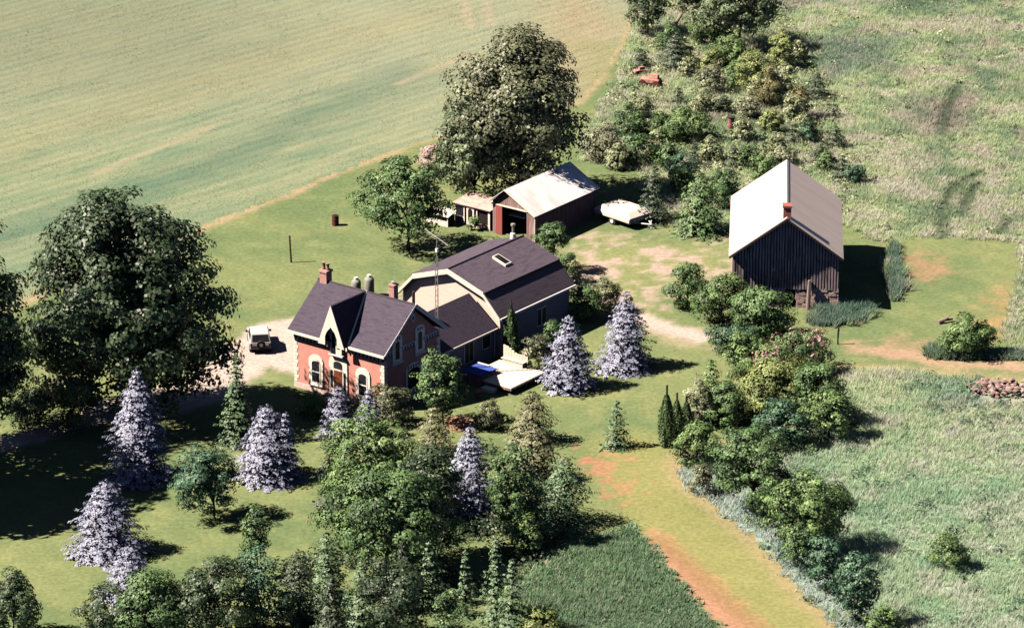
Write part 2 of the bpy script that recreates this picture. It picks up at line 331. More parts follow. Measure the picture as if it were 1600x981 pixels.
lawn_a = np.array(alb(156, 160, 102)); lawn_b = np.array(alb(128, 144, 92)); lawn_y = np.array(alb(196, 184, 118)); dirt_c = np.array(alb(226, 158, 124)); dirt_d = np.array(alb(176, 112, 90)); grav_c = np.array(alb(246, 214, 190, 2.2)); pinkd = np.array(alb(230, 192, 168))
def lawn_col(x, y):
    n1 = fbm(x, y, 9, 11); n2 = fbm(x, y, 2.2, 21); n3 = fbm(x, y, .9, 31, 3)
    c = np.repeat(lawn_a[None], len(x), 0)
    c = mixc(c, lawn_b, np.clip((n1 - .42) * 4, 0, 1) * .8); c = mixc(c, lawn_y, np.clip((n2 - .52) * 4, 0, 1) * .35)
    def blob(poly, col, w=1.2, s=1.0, jag=1.4):
        nonlocal c
        d = sdist(x, y, poly) + (n2 - .5) * jag * 2 + (n3 - .5) * jag * 1.6
        c = mixc(c, col, sstep(d, w) * s)
    blob(YARD, lawn_y, 3, .5, 2)
    m = sdist(x, y, YARD); c = mixc(c, pinkd, np.clip((n2 + n3 * .5 - .71) * 6, 0, 1) * sstep(m + 1, 3) * .9)
    blob(LANE, grav_c, .6, .95, .4)
    blob(DRIVE, grav_c, .6, 1, .5)
    blob(DIRT, dirt_c, .3, 1, .8); c = mixc(c, dirt_d, sstep(.9 - dline(x, y, G([(1030, 842), (1100, 905), (1190, 985), (1290, 1080)])), .8) * .7)
    blob(BARE, np.array(alb(214, 140, 112)), .4, 1.0, 3.4)
    blob(PATHR, np.array(alb(222, 176, 140)), .8, .85, .9)
    blob(TAN1, dirt_c, 1.6, .55, 2.4); blob(TAN2, np.array(alb(214, 166, 112)), 1.4, .75, 2); blob(TAN3, np.array(alb(214, 166, 130)), 1.2, .5, 2.4)
    blob(BEHIND, np.array(alb(232, 204, 160)), 1.0, .7, 1.4); blob(CORNER, dirt_c, .5, 1, .6)
    # faint mowing stripes and the dry line along the crop
    st = np.sin((x * .80 + y * .60) * 2.6 + n1 * 6); c = c * (1 + .035 * st)[:, None]
    dl = dline(x, y, BORDER_LINE) + (n3 - .5) * 1.2
    c = mixc(c, np.array(alb(222, 184, 142)), sstep(.45 - dl + (n2 - .5), .6) * .75)
    # mown track down to the lower right is drier and yellower
    tk = dline(x, y, G([(985, 700), (1030, 790), (1110, 860), (1220, 960), (1300, 1060)])); c = mixc(c, np.array(alb(196, 178, 104)), sstep(3.2 - tk, 2) * .55)
    e = sdist(x, y, MEADOW_S); c = mixc(c, np.array(alb(214, 176, 128)), sstep(e + 1.0 + (n3 - .5), .8) * .6)
    return c * (0.93 + .14 * n3)[:, None]
near = np.arange(-52, 52.01, .5)
xs = np.concatenate([[-6000, -2000, -600, -200, -90, -70, -60], near, [60, 70, 90, 200, 600, 2000, 6000]])
ys = np.concatenate([[-3000, -600, -200, -100, -85], np.arange(-76, 110.01, .5), [120, 150, 220, 500, 1500, 6000, 9000]])
g_me = sheet_mesh('ground', xs, ys, 0.0, lawn_col); tag(link('lawn', g_me, mat=M['lawn']), kind='structure')

ddir = np.array([math.cos(math.radians(46)), math.sin(math.radians(46))])      # drilling direction of the crop rows
def crop_col(x, y):
    u = x * ddir[0] + y * ddir[1]; v = -x * ddir[1] + y * ddir[0]
    n = fbm(u / 9, v / 1.6, 1.0, 41); n2 = fbm(x, y, 3, 51); n3 = fbm(u / 3, v / .5, 1, 61, 3)
    c = np.repeat(np.array(alb(176, 180, 134))[None], len(x), 0)
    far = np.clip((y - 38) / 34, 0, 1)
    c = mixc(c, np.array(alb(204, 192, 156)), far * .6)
    c = mixc(c, np.array(alb(202, 192, 146)), np.clip((n - .5) * 5, 0, 1) * .7)
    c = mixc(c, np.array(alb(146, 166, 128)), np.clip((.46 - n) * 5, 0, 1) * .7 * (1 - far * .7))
    p = G([(-200, 440), (0, 372), (200, 305), (330, 258), (470, 195), (560, 150), (640, 118)]); d = dline(x, y, p) + (n2 - .5) * 3
    c = mixc(c, np.array(alb(112, 140, 112)), sstep(2.6 - d, 4) * .6)
    p = G([(-100, 260), (150, 190), (330, 120), (520, 60), (700, 20)]); d = dline(x, y, p) + (n2 - .5) * 3
    c = mixc(c, np.array(alb(204, 184, 136)), sstep(3.2 - d, 5) * .45)
    for p in (G([(712, -60), (735, 45)]), G([(745, -60), (768, 40)]), G([(620, 132), (735, 85)]), G([(150, 270), (330, 200)])):
        c = mixc(c, np.array(alb(226, 196, 158)), sstep(.45 - dline(x, y, p), .5) * .6)
    p = G([(880, -30), (985, 40), (960, 120), (920, 170), (850, 150), (840, 60)]); c = mixc(c, np.array(alb(214, 180, 138)), sstep(sdist(x, y, p) + (n2 - .5) * 5, 5) * .7)
    c = mixc(c, np.array(alb(176, 176, 110)), sstep(sdist(x, y, G([(905, 60), (985, 70), (960, 150), (905, 165)])) + (n2 - .5) * 4, 3) * .45)
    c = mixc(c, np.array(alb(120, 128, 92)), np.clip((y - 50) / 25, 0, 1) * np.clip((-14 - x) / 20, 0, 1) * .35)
    c = c * np.array([.84, .87, .86]) * (1 + .07 * np.sin(v * 4.2 + n2 * 2))[:, None]
    return c * (.9 + .2 * n3)[:, None]
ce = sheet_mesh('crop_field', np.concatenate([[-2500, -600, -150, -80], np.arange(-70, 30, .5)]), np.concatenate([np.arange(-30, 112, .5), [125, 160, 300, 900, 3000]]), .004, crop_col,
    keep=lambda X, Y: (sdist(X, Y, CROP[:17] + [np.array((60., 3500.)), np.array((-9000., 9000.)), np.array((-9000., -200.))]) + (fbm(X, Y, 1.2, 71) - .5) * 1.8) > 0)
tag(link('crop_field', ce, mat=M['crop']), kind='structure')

def meadow_col(x, y):
    n = fbm(x, y, 8, 81); n2 = fbm(x, y, 2.5, 91); n3 = fbm(x, y, .8, 101, 3)
    c = np.repeat(np.array(alb(196, 206, 146))[None], len(x), 0)
    c = mixc(c, np.array(alb(156, 164, 128)), np.clip((n - .48) * 6, 0, 1) * .75)
    c = mixc(c, np.array(alb(226, 208, 176)), np.clip((n2 - .5) * 6, 0, 1) * .7)
    c = mixc(c, np.array(alb(132, 148, 116)), np.clip((.42 - n2) * 6, 0, 1) * .8)
    pu = fbm(x, y, 5, 111); c = mixc(c, np.array(alb(206, 178, 160)), np.clip((pu - .58) * 7, 0, 1) * .6)
    south = np.clip((-8 - y) / 30, 0, 1)
    c = mixc(c, np.array(alb(172, 204, 156)), south * .5)
    for q, cc in (([(1420, 160), (1530, 150), (1520, 210), (1440, 215)], (176, 150, 140)), ([(1270, 60), (1420, 60), (1400, 110), (1290, 120)], (120, 134, 118)), ([(1450, 590), (1540, 590), (1520, 630), (1450, 625)], (110, 138, 126)), ([(1380, 0), (1500, 0), (1480, 25), (1400, 25)], (110, 132, 104))):
        c = mixc(c, np.array(alb(*cc)), sstep(sdist(x, y, G(q)) + (n2 - .5) * 5, 3) * .7)
    c = mixc(c, np.array(alb(122, 146, 104)), sstep(sdist(x, y, MEADOW_C), 1) * .75)
    blu = np.maximum(sstep(sdist(x, y, PATCH_B), .5), sstep(sdist(x, y, STRIP_E), .5)); blu = np.maximum(blu, sstep(sdist(x, y, PATCH_R) + .3, .5) * .8)
    bl2 = sstep(3.0 - dline(x, y, G([(1060, 735), (1120, 790), (1188, 845), (1250, 915), (1312, 978)])), 1.2)
    c = mixc(c, np.array(alb(112, 142, 122)), blu * .85); c = mixc(c, np.array(alb(192, 206, 182)), bl2 * .8)
    for q in RUTS: c = mixc(c, np.array(alb(84, 100, 72)), sstep(.55 - dline(x, y, q), .4) * .9)
    return c * (.85 + .3 * n3)[:, None]
RUTS = [G([(1471, 380), (1474, 320), (1492, 292), (1530, 272)]), G([(1502, 340), (1510, 312), (1528, 290)]), G([(1565, 365), (1575, 345)]), G([(1500, 130), (1478, 175), (1470, 215)])]
MEADOWS = [('rough_meadow', MEADOW_N), ('rough_meadow', MEADOW_S), ('weedy_field', MEADOW_C)]
for nm, poly in MEADOWS:
    pp = np.array(poly); x0, y0 = pp.min(0); x1, y1 = pp.max(0); x0, x1, y0, y1 = max(x0, -60), min(x1, 68), max(y0, -76), min(y1, 112)
    me = sheet_mesh(nm, np.arange(x0, x1 + .4, .6), np.arange(y0, y1 + .4, .6), .004, lambda x, y: meadow_col(x, y) * (1.0 if nm != 'weedy_field' else .7), keep=lambda X, Y: sdist(X, Y, poly) + (fbm(X, Y, 1.1, 72) - .5) * .8 > 0)
    tag(link(nm, me, mat=M['meadow']), kind='structure')

rng = np.random.RandomState(5)
def tri_mesh(name, V, F4, colr=None, tint=None, material=None, n=3):
    """V: vertices, F4: flat index array of n-gons"""
    me = bpy.data.meshes.new(name); me.vertices.add(len(V)); me.vertices.foreach_set('co', np.ascontiguousarray(V, np.float32).ravel())
    nf = len(F4); me.loops.add(nf * n); me.loops.foreach_set('vertex_index', F4.astype(np.int32).ravel())
    me.polygons.add(nf); me.polygons.foreach_set('loop_start', np.arange(0, nf * n, n, dtype=np.int32)); me.polygons.foreach_set('loop_total', np.full(nf, n, np.int32))
    me.update(calc_edges=True)
    if colr is not None:
        a = me.color_attributes.new('cover', 'FLOAT_COLOR', 'POINT'); a.data.foreach_set('color', np.concatenate([colr, np.ones((len(colr), 1))], 1).astype(np.float32).ravel())
    if tint is not None:
        a = me.attributes.new('tint', 'FLOAT', 'POINT'); a.data.foreach_set('value', tint.astype(np.float32))
    if material: me.materials.append(material)
    return me
def scatter(poly, dens, inset=0.0, box=(-62, 64, -74, 104)):
    pp = np.array(poly); x0, y0 = np.maximum(pp.min(0), (box[0], box[2])); x1, y1 = np.minimum(pp.max(0), (box[1], box[3]))
    n = int((x1 - x0) * (y1 - y0) * dens); x = rng.uniform(x0, x1, n); y = rng.uniform(y0, y1, n)
    k = sdist(x, y, poly) + (fbm(x, y, 1.6, 73) - .5) * 1.8 + rng.normal(0, .25, n) > inset; return x[k], y[k]
def tufts(name, x, y, h, w, nb, colfn, lean=1.1, var=.5, gain=1.0):
    n = len(x); hh = h * (1 - var / 2 + var * rng.rand(n)) * (0.3 + 1.4 * fbm(x, y, 3.0, 123)); col = colfn(x, y) * gain * (.82 + .36 * rng.rand(n))[:, None]; sd = (rng.rand(n) < .03)[:, None]; col = np.where(sd, np.array(alb(236, 214, 186)) * gain * .8, col)
    V = []; C = []
    for b in range(nb):
        a = rng.rand(n) * 6.283; bx = x + rng.normal(0, .12, n); by = y + rng.normal(0, .12, n)
        px, py = -np.sin(a) * w / 2, np.cos(a) * w / 2; ln = lean * rng.rand(n) * hh; ph = hh * (.6 + .5 * rng.rand(n))
        z0 = np.full(n, .0)
        tri = np.stack([np.stack([bx - px, by - py, z0], -1), np.stack([bx + px, by + py, z0], -1), np.stack([bx + np.cos(a) * ln, by + np.sin(a) * ln, ph], -1)], 1)
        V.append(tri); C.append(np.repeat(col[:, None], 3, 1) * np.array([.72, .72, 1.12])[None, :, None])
    V = np.concatenate(V).reshape(-1, 3); C = np.concatenate(C).reshape(-1, 3)
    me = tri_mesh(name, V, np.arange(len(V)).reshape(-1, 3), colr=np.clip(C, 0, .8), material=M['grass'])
    return tag(link(name, me), kind='stuff')
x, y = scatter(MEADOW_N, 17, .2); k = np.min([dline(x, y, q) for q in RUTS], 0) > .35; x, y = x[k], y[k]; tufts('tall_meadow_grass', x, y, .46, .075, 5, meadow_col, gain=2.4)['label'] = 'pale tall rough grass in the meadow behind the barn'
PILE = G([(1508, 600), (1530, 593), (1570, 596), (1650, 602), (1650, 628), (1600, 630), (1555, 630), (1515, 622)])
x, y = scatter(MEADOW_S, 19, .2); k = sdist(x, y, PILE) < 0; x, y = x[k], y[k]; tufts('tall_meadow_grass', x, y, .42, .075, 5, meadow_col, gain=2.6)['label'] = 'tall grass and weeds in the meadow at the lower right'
x, y = scatter(MEADOW_C, 24, .1); tufts('weed_cover', x, y, .4, .14, 6, meadow_col, gain=1.9)['label'] = 'dense green weeds filling the small field beside the dirt track'
xa, ya = scatter(PATCH_B, 45); tufts('tall_bluish_grass', xa, ya, .65, .12, 6, meadow_col, gain=1.6)['label'] = 'bluish tall grass clump in front of the barn foundation'
xa, ya = scatter(STRIP_E, 45); tufts('tall_bluish_grass', xa, ya, .6, .12, 6, meadow_col, gain=1.6)['label'] = 'bluish tall grass strip between the barn shadow and the mown patch'
xa, ya = scatter(PATCH_R, 40); tufts('tall_bluish_grass', xa, ya, .6, .12, 6, meadow_col, gain=1.6)['label'] = 'bluish tall grass around the lone bush on the right lawn'
x, y = scatter(CROP, 13, .3, (-66, 25, -30, 104)); tufts('crop_plants', x, y, .05, .10, 1, crop_col, gain=1.25, lean=3)['label'] = 'low young crop plants covering the large field'

# ------------------------------------------------------------------ vegetation
def cards(C, Nn, size, aspect=.7):
    """kite shaped leaf cards"""
    n = len(C); Nn = Nn / (np.linalg.norm(Nn, axis=1, keepdims=True) + 1e-9)
    r = rng.normal(size=(n, 3)); T = np.cross(Nn, r); T /= np.linalg.norm(T, axis=1, keepdims=True) + 1e-9; B = np.cross(Nn, T)
    s = size[:, None] * .5; a = aspect
    V = np.stack([C - T * s, C - T * s * .1 - B * s * a, C + T * s, C - T * s * .1 + B * s * a], 1)
    V[:, 2] -= Nn * s * .25
    return V.reshape(-1, 3), np.arange(4 * n).reshape(-1, 4)
def unit(n):
    v = rng.normal(size=(n, 3)); return v / np.linalg.norm(v, axis=1, keepdims=True)
def crown_mesh(name, rx, ry, rz, cz, material, leaf=.32, clump=None, nclump=None, dens=1.0, lob=.22, inner=.25, flat=.75, pear=.14, cf=.46):
    leaf *= .88
    """crown of leaf clumps on a lobed, uneven envelope"""
    R = (rx * ry * rz) ** (1 / 3); clump = clump or max(.38, min(1.35, R * .22))
    area = 4 * math.pi * R * R; nclump = nclump or int(area / (clump * clump) * cf)
    lobes = unit(9); la = rng.uniform(-.5, 1, 9) * lob
    def env(d): return 1 + (np.maximum(0, d @ lobes.T - .55) * 2.2 * la).sum(1)
    d = unit(nclump); d[:, 2] = np.where(d[:, 2] < -.93, -d[:, 2], d[:, 2])
    fr = np.where(rng.rand(nclump) < inner, rng.uniform(.3, .7, nclump), rng.uniform(.74, 1.08, nclump))
    c = d * (env(d) * fr)[:, None] * np.array([rx - clump * .35, ry - clump * .35, rz - clump * .4]); c[:, :2] *= (1 - pear * d[:, 2:3]); c = c + np.array([0, 0, cz])
    c = c[(c[:, 2] > clump * .35)]; d = d[:len(c)]
    cr = clump * rng.uniform(.65, 1.3, len(c)); ct = rng.rand(len(c))
    per = np.maximum(6, (4 * math.pi * cr * cr / (leaf * leaf) * .78 * dens)).astype(int); id_ = np.repeat(np.arange(len(c)), per); n = len(id_)
    u = unit(n); u[:, 2] = np.abs(u[:, 2]) * np.where(rng.rand(n) < .85, 1, -1)
    rr = cr[id_] * rng.uniform(.72, 1.08, n); off = u * rr[:, None]; off[:, 2] *= flat
    pos = c[id_] + off; outd = (c[id_] - np.array([0, 0, cz])) / np.array([rx, ry, rz])
    nrm = u * .9 + outd * .75 + rng.normal(0, .24, (n, 3)) + np.array([0, 0, .05])
    k = pos[:, 2] > .05; pos, nrm, id2 = pos[k], nrm[k], id_[k]; n = len(pos)
    V, F = cards(pos, nrm, leaf * rng.uniform(.6, 1.35, n)); t = np.clip(ct[id2] * .8 + rng.rand(n) * .45 - .1, 0, 1)
    return tri_mesh(name, V, F, tint=np.repeat(t, 4), material=material, n=4), c
def conifer_mesh(name, H, R, material, leaf=.22, tier=.60, conv=.74, dens=1.0, z0=.15, ragged=.16, up=.12, gaps=.0, nj=.13):
    Cs = []; Ns = []; S = []; T = []
    z = z0; k = 0
    while z < H - .15:
        f = (z - z0) / (H - z0); r = R * (1 - f) ** conv + .06; r *= 1 + rng.uniform(-.08, .08)
        nb = max(6, int(2 * math.pi * r / .42)); a0 = rng.rand() * 6.28
        for b in range(nb):
            if rng.rand() < gaps: continue
            a = a0 + (b + rng.uniform(-.3, .3)) * 2 * math.pi / nb; L = r * (1 + rng.normal(0, ragged)); bt = rng.rand()
            m = max(8, int(L * 5.2 / leaf * dens * .5)); s = .12 + .88 * rng.rand(m) ** .75; bo = rng.normal(0, .045)
            wd = .42 * np.sin(np.clip(s, 0, 1) * math.pi * .85 + .25) * min(1, .35 + L * .5)
            q = rng.uniform(-1, 1, m) * wd; rad = s * L
            zz = z + up * L - .15 * L * s ** 1.6 - .16 * np.abs(q) + rng.normal(0, .025, m) + bo
            Cs.append(np.stack([np.cos(a) * rad - np.sin(a) * q, np.sin(a) * rad + np.cos(a) * q, zz], -1))
            nn = np.stack([np.cos(a) * .85 + 0 * s, np.sin(a) * .85 + 0 * s, .9 + 0 * s], -1) + rng.normal(0, nj, (m, 3)); Ns.append(nn)
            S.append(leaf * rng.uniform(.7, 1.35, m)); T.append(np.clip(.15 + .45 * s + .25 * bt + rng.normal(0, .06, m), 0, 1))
        z += tier * (1 - .45 * f) * rng.uniform(.8, 1.2); k += 1
    m = 14; Cs.append(np.stack([rng.normal(0, .04, m), rng.normal(0, .04, m), rng.uniform(H - .5, H, m)], -1)); Ns.append(unit(m)); S.append(np.full(m, leaf * .7)); T.append(np.full(m, .7))
    C = np.concatenate(Cs); C[:, 2] = np.maximum(C[:, 2], .04)
    V, F = cards(C, np.concatenate(Ns), np.concatenate(S), .55)
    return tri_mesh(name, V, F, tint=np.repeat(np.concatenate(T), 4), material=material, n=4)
def column_mesh(name, H, R, material, leaf=.14):
    n = int(H * R * 1300); z = rng.rand(n) ** .85 * H; f = z / H; r = R * np.clip(np.sin(np.clip(f * 1.02 + .12, 0, 1) ** .75 * math.pi) ** .6, 0.05, 1)
    a = rng.rand(n) * 6.283; lob = 1 + .16 * np.sin(a * 5 + z * 1.3) + .1 * np.sin(a * 9 - z * 3); rr = r * lob * rng.uniform(.72, 1.05, n)
    pos = np.stack([np.cos(a) * rr, np.sin(a) * rr, z + .03], -1); nr = np.stack([np.cos(a), np.sin(a), .35 + 0 * a], -1) + rng.normal(0, .4, (n, 3))
    V, F = cards(pos, nr, leaf * rng.uniform(.7, 1.4, n)); t = np.clip(.5 + .4 * np.sin(a * 5 + z * 1.3) * .5 + rng.normal(0, .2, n), 0, 1)
    return tri_mesh(name, V, F, tint=np.repeat(t, 4), material=material, n=4)
def trunk_mb(h, r, tips, jit=.15):
    mb = MB(); k = 5; pts = [(rng.normal(0, jit * .3) * i / k, rng.normal(0, jit * .3) * i / k, h * i / k) for i in range(k + 1)]; pts[0] = (0, 0, -.05)
    mb.path(pts, [r * 1.25] + [r * (1 - .14 * i) for i in range(1, k + 1)], 8)
    for t in tips:
        t = np.array(t); s = np.array(pts[rng.randint(max(1, k - 2), k + 1)]); mid = s * .45 + t * .55 + np.array([0, 0, .12 * np.linalg.norm(t - s)])
        mb.path([tuple(s), tuple(s * .7 + mid * .3 + np.array([0, 0, .1])), tuple(mid), tuple(t)], [r * .5, r * .38, r * .26, r * .08], 5)
    return mb

def broadleaf(name, cx, ytop, ycb, w, tx, yb, leafm, label, cat='tree', group=None, leaf=.34, lob=.25, seed=0, dens=1.0, clump=None, ryf=1.0, inner=.25, cf=.46, pear=.14):
    global rng; rng = np.random.RandomState(1000 + seed)
    base = P(tx, yb); s = scale_at(base); r = w / 2 / s; zc = (yb - (ytop + ycb) / 2) / (s * math.cos(PITCH)); hp = (ycb - ytop) / 2 / s
    rz = math.sqrt(max(.3, hp ** 2 - (r * ryf * math.sin(PITCH)) ** 2)) / math.cos(PITCH); dx = (cx - tx) / s
    root = empty(name, base, 0, label, cat, group)
    me, cl = crown_mesh('crown', r, r * ryf, rz, zc, leafm, leaf, clump, dens=dens, lob=lob, inner=inner, cf=cf, pear=pear)
    me.transform(Matrix.Translation((dx, 0, 0))); link('crown', me, root)
    sel = cl[rng.permutation(len(cl))[:14]] + np.array([dx, 0, 0])
    th = max(.4, zc - rz * .45); trunk_mb(th, max(.08, min(.55, r * .055)), sel).build('trunk', M['bark'], root)
    return root
def shrub(name, cx, ytop, ybot, w, leafm, label, cat='shrub', group=None, leaf=.2, lob=.3, seed=0, dens=1.0, ryf=.85, clump=None, extra=None):
    global rng; rng = np.random.RandomState(2000 + seed)
    s0 = scale_at(P(cx, ybot)); yc = ybot - .24 * w / 2 * ryf; base = P(cx, yc); s = scale_at(base); r = w / 2 / s
    hp = (yc - ytop) / s; H = max(.5, (hp - r * ryf * .12) / math.cos(PITCH)); rz = H * .54; cz = H - rz
    root = empty(name, base, 0, label, cat, group)
    R = (r * r * rz) ** (1 / 3)
    me, cl = crown_mesh('foliage', r, r * ryf, rz, cz, leafm, leaf, clump or max(.3, min(.8, R * .3)), dens=dens, lob=lob, inner=.2); link('foliage', me, root)
    sel = cl[rng.permutation(len(cl))[:7]]; trunk_mb(H * .3, max(.04, r * .05), sel).build('stem', M['bark'], root)
    if extra:
        k = cl[rng.permutation(len(cl))[:max(4, int(len(cl) * extra[1]))]]; k = k[(k[:, 2] > cz * .8)]; n = 26 * len(k); ii = np.repeat(np.arange(len(k)), 26)
        u = unit(n); u[:, 2] = np.abs(u[:, 2]); V, F = cards(k[ii] + u * .8, u + rng.normal(0, .3, (n, 3)), np.full(n, .24)); link('blossom', tri_mesh('blossom', V, F, tint=np.repeat(rng.rand(n), 4), material=extra[0], n=4), root)
    return root
def conifer(name, cx, ytop, ybot, w, leafm, label, cat='spruce', group=None, seed=0, tall=1.0, **kw):
    global rng; rng = np.random.RandomState(3000 + seed)
    yc = ybot - .30 * w / 2; base = P(cx, yc); s = scale_at(base); r = w / 2 / s * (1.13 if name == 'blue_spruce' else 1); kw = dict(conv=.62, **kw) if name == 'blue_spruce' else kw; H = (yc - ytop) / (s * math.cos(PITCH))
    root = empty(name, base, 0, label, cat, group)
    link('crown', conifer_mesh('crown', H, r, leafm, **kw), root)
    MB().path([(0, 0, -.05), (0, 0, H * .5), (0, 0, H * .93)], [.045 * H * .45 + .05, .03 + .01 * H, .02], 7).build('trunk', M['bark'], root)
    return root
def thuja(cx, ytop, ybot, w, label, group=None, seed=0):
    global rng; rng = np.random.RandomState(4000 + seed)
    yc = ybot - .25 * w / 2; base = P(cx, yc); s = scale_at(base); r = w / 2 / s; H = (yc - ytop) / (s * math.cos(PITCH))
    root = empty('thuja', base, 0, label, 'cedar', group); link('foliage', column_mesh('foliage', H, r, L_['thuja']), root)
    MB().path([(0, 0, -.05), (0, 0, H * .4), (0, 0, H * .8)], [.09, .06, .02], 6).build('stem', M['bark'], root); return root

# ------------------------------------------------------------------ house frame: origin under the right end of the front eave
TH = math.radians(-37.3); HO = P(600.5, 556.6, 5.0); HO[2] = 0
ha = np.array([math.cos(TH), math.sin(TH), 0]); hb = np.array([-ha[1], ha[0], 0])
def HL(x, y, z=0): return HO + ha * x + hb * y + np.array([0, 0, z])
def arch(cx, z0, z1, w, rise, n=6):
    pts = [(cx - w / 2, z0), (cx + w / 2, z0), (cx + w / 2, z1 - rise)]
    for i in range(1, n): t = i / n; pts.append((cx + w / 2 * math.cos(t * math.pi), z1 - rise + rise * math.sin(t * math.pi)))
    pts.append((cx - w / 2, z1 - rise)); return pts

def brick_house():
    root = empty('brick_house', HO, TH, 'red brick farmhouse with cream trim, dark roof and a steep central gable', 'house')
    x0, x1, y0, y1, ZE, ZR, xc = -9.75, -.38, .42, 7.6, 5.0, 8.2, -5.1
    mb = MB(); mb.prism_x([(y0, 0), (y1, 0), (y1, ZE - .25), (4, ZR - .35), (y0, ZE - .25)], x0, x1); mb.build('wall', M['brick'], root)
    MB().box(x0 - .06, x1 + .06, y0 - .06, y1 + .06, -.05, .45).build('foundation', M['stone'], root)
    rf = MB(); rf.slab([(-10.12, -.02, ZE), (0, -.02, ZE), (0, 4, ZR), (-10.12, 4, ZR)], .14); rf.build('front_roof', M['shingle'], root)
    rb = MB(); rb.slab([(0, 8.05, ZE), (-10.12, 8.05, ZE), (-10.12, 4.0, ZR), (0, 4.0, ZR)], .14); rb.build('rear_roof', M['shingle'], root)
    MB().path([(-10.14, 4, ZR + .02), (.02, 4, ZR + .02)], [.07, .07], 6).build('ridge_cap', M['shingle'], root)
    # steep gable over the door
    hw = 1.32; yf = -.42
    for sx, nm in ((-1, 'gable_roof'), (1, 'gable_roof')):
        tri = [(xc, yf, ZR + .1), (xc + sx * hw, yf, ZE - .05), (xc + sx * hw, .1, ZE + .02), (xc, 4.1, ZR + .1)]
        if sx < 0: tri = tri[::-1]
        m = MB(); m.slab(tri[::-1] if False else tri, .1); m.build(nm, M['shingle'], root)
    m = MB(); m.path([(xc + hw + .05, -.02, ZE + .03), (xc + .02, 4.05, ZR + .05)], [.10, .10], 5); m.build('valley_flashing', M['cream'], root)
    gw = MB(); gw.prism_y([(xc - hw + .1, ZE - .3), (xc + hw - .1, ZE - .3), (xc, ZR - .15)], .30, 1.6); gw.build('gable_wall', M['cream'], root)
    bb = MB(); bb.prism_y([(xc - hw - .05, ZE - .18), (xc - .62, ZE - .18), (xc - .62, ZE + .55), (xc - .42, ZE + 1.0), (xc, ZE + 1.45), (xc + .42, ZE + 1.0), (xc + .62, ZE + .55), (xc + .62, ZE - .18), (xc + hw + .05, ZE - .18), (xc, ZR + .12)], yf - .10, yf - .015); bb.build('bargeboard', M['cream'], root)
    # upper window in the gable
    sur = MB(); sur.prism_y(arch(xc + .02, 3.95, 6.25, 1.15, .5), .08, .32); wo = sur.build('window', M['cream'], root)
    for dx in (-.23, .27):
        MB().prism_y(arch(xc + dx, 4.45, 5.9, .34, .16), .06, .078).build('pane', M['glass'], wo)
    MB().box(xc - .7, xc + .74, -.02, .3, 3.82, 3.95).build('sill', M['cream'], wo)
    # ground floor windows and door
    for wx in (-7.45, -2.55):
        s_ = MB(); s_.prism_y(arch(wx, .72, 3.3, 1.5, .55), y0 - .09, y0 + .05); wo = s_.build('window', M['cream'], root)
        MB().prism_y(arch(wx, .95, 2.75, .82, .22), y0 - .105, y0 - .092).build('pane', M['glass'], wo)
        fr = MB(); fr.box(wx - .41, wx + .41, y0 - .125, y0 - .108, 1.78, 1.87); fr.box(wx - .46, wx - .40, y0 - .125, y0 - .108, .92, 2.62); fr.box(wx + .40, wx + .46, y0 - .125, y0 - .108, .92, 2.62); fr.build('frame', M['white'], wo)
        MB().box(wx - .72, wx + .72, y0 - .2, y0 - .095, .62, .72).build('sill', M['white'], wo)
    d_ = MB(); d_.prism_y(arch(xc, .4, 3.75, 1.9, .6), y0 - .1, y0 + .05); do = d_.build('door_surround', M['cream'], root)
    MB().box(xc - .42, xc + .42, y0 - .13, y0 - .105, .45, 2.45).build('door', M['doorwood'], do)
    MB().prism_y(arch(xc, 2.62, 3.25, .9, .22), y0 - .125, y0 - .105).build('transom', M['glass'], do)
    for sx in (-1, 1): MB().box(xc + sx * .68 - .11, xc + sx * .68 + .11, y0 - .125, y0 - .105, .9, 2.4).build('sidelight', M['glass'], do)
    for i in range(2): MB().box(xc - 1.1 - i * .15, xc + 1.1 + i * .15, y0 - .55 - i * .35, y0 - .105, 0, .4 - i * .2).build('step', M['stone'], root)
    # right gable end windows
    for wy in (2.05, 4.95):
        pf = [(a, b) for a, b in arch(wy, 3.75, 6.15, 1.2, .4)]; s_ = MB(); s_.prism_x(pf, x1 - .05, x1 + .09); wo = s_.build('window', M['white'], root)
        MB().prism_x(arch(wy, 4.05, 5.55, .5, .15), x1 + .092, x1 + .105).build('pane', M['glass'], wo)
        MB().box(x1 + .02, x1 + .2, wy - .72, wy + .72, 3.66, 3.75).build('sill', M['white'], wo)
        for k in range(3): MB().box(x1 + .092, x1 + .107, wy - .33 + k * .27, wy - .21 + k * .27, 5.68, 5.95).build('slot', M['dark'], wo)
    s_ = MB(); s_.prism_x(arch(4.1, .8, 3.2, 2.0, .5), x1 - .05, x1 + .09); wo = s_.build('window', M['white'], root)
    MB().prism_x(arch(4.1, 1.05, 2.7, 1.5, .3), x1 + .092, x1 + .105).build('pane', M['glass'], wo)
    for k in range(5): MB().box(x1 + .092, x1 + .107, 3.35 + k * .33, 3.48 + k * .33, 2.76, 2.98).build('slot', M['dark'], wo)
    dm = MB(); dm.prism_x([(3.85, 6.95), (4.12, 6.5), (4.39, 6.95), (4.12, 7.4)], x1 - .02, x1 + .06); do = dm.build('diamond_vent', M['white'], root)
    MB().prism_x([(3.98, 6.95), (4.12, 6.72), (4.26, 6.95), (4.12, 7.18)], x1 + .062, x1 + .072).build('slot', M['dark'], do)
    # eaves: white fascia, dark frieze with cream brackets
    MB().box(-10.16, xc - hw - .1, -.14, -.03, ZE - .2, ZE + .0).build('gutter', M['cream'], root)
    MB().box(xc + hw + .1, .04, -.14, -.03, ZE - .2, ZE + .0).build('gutter', M['cream'], root)
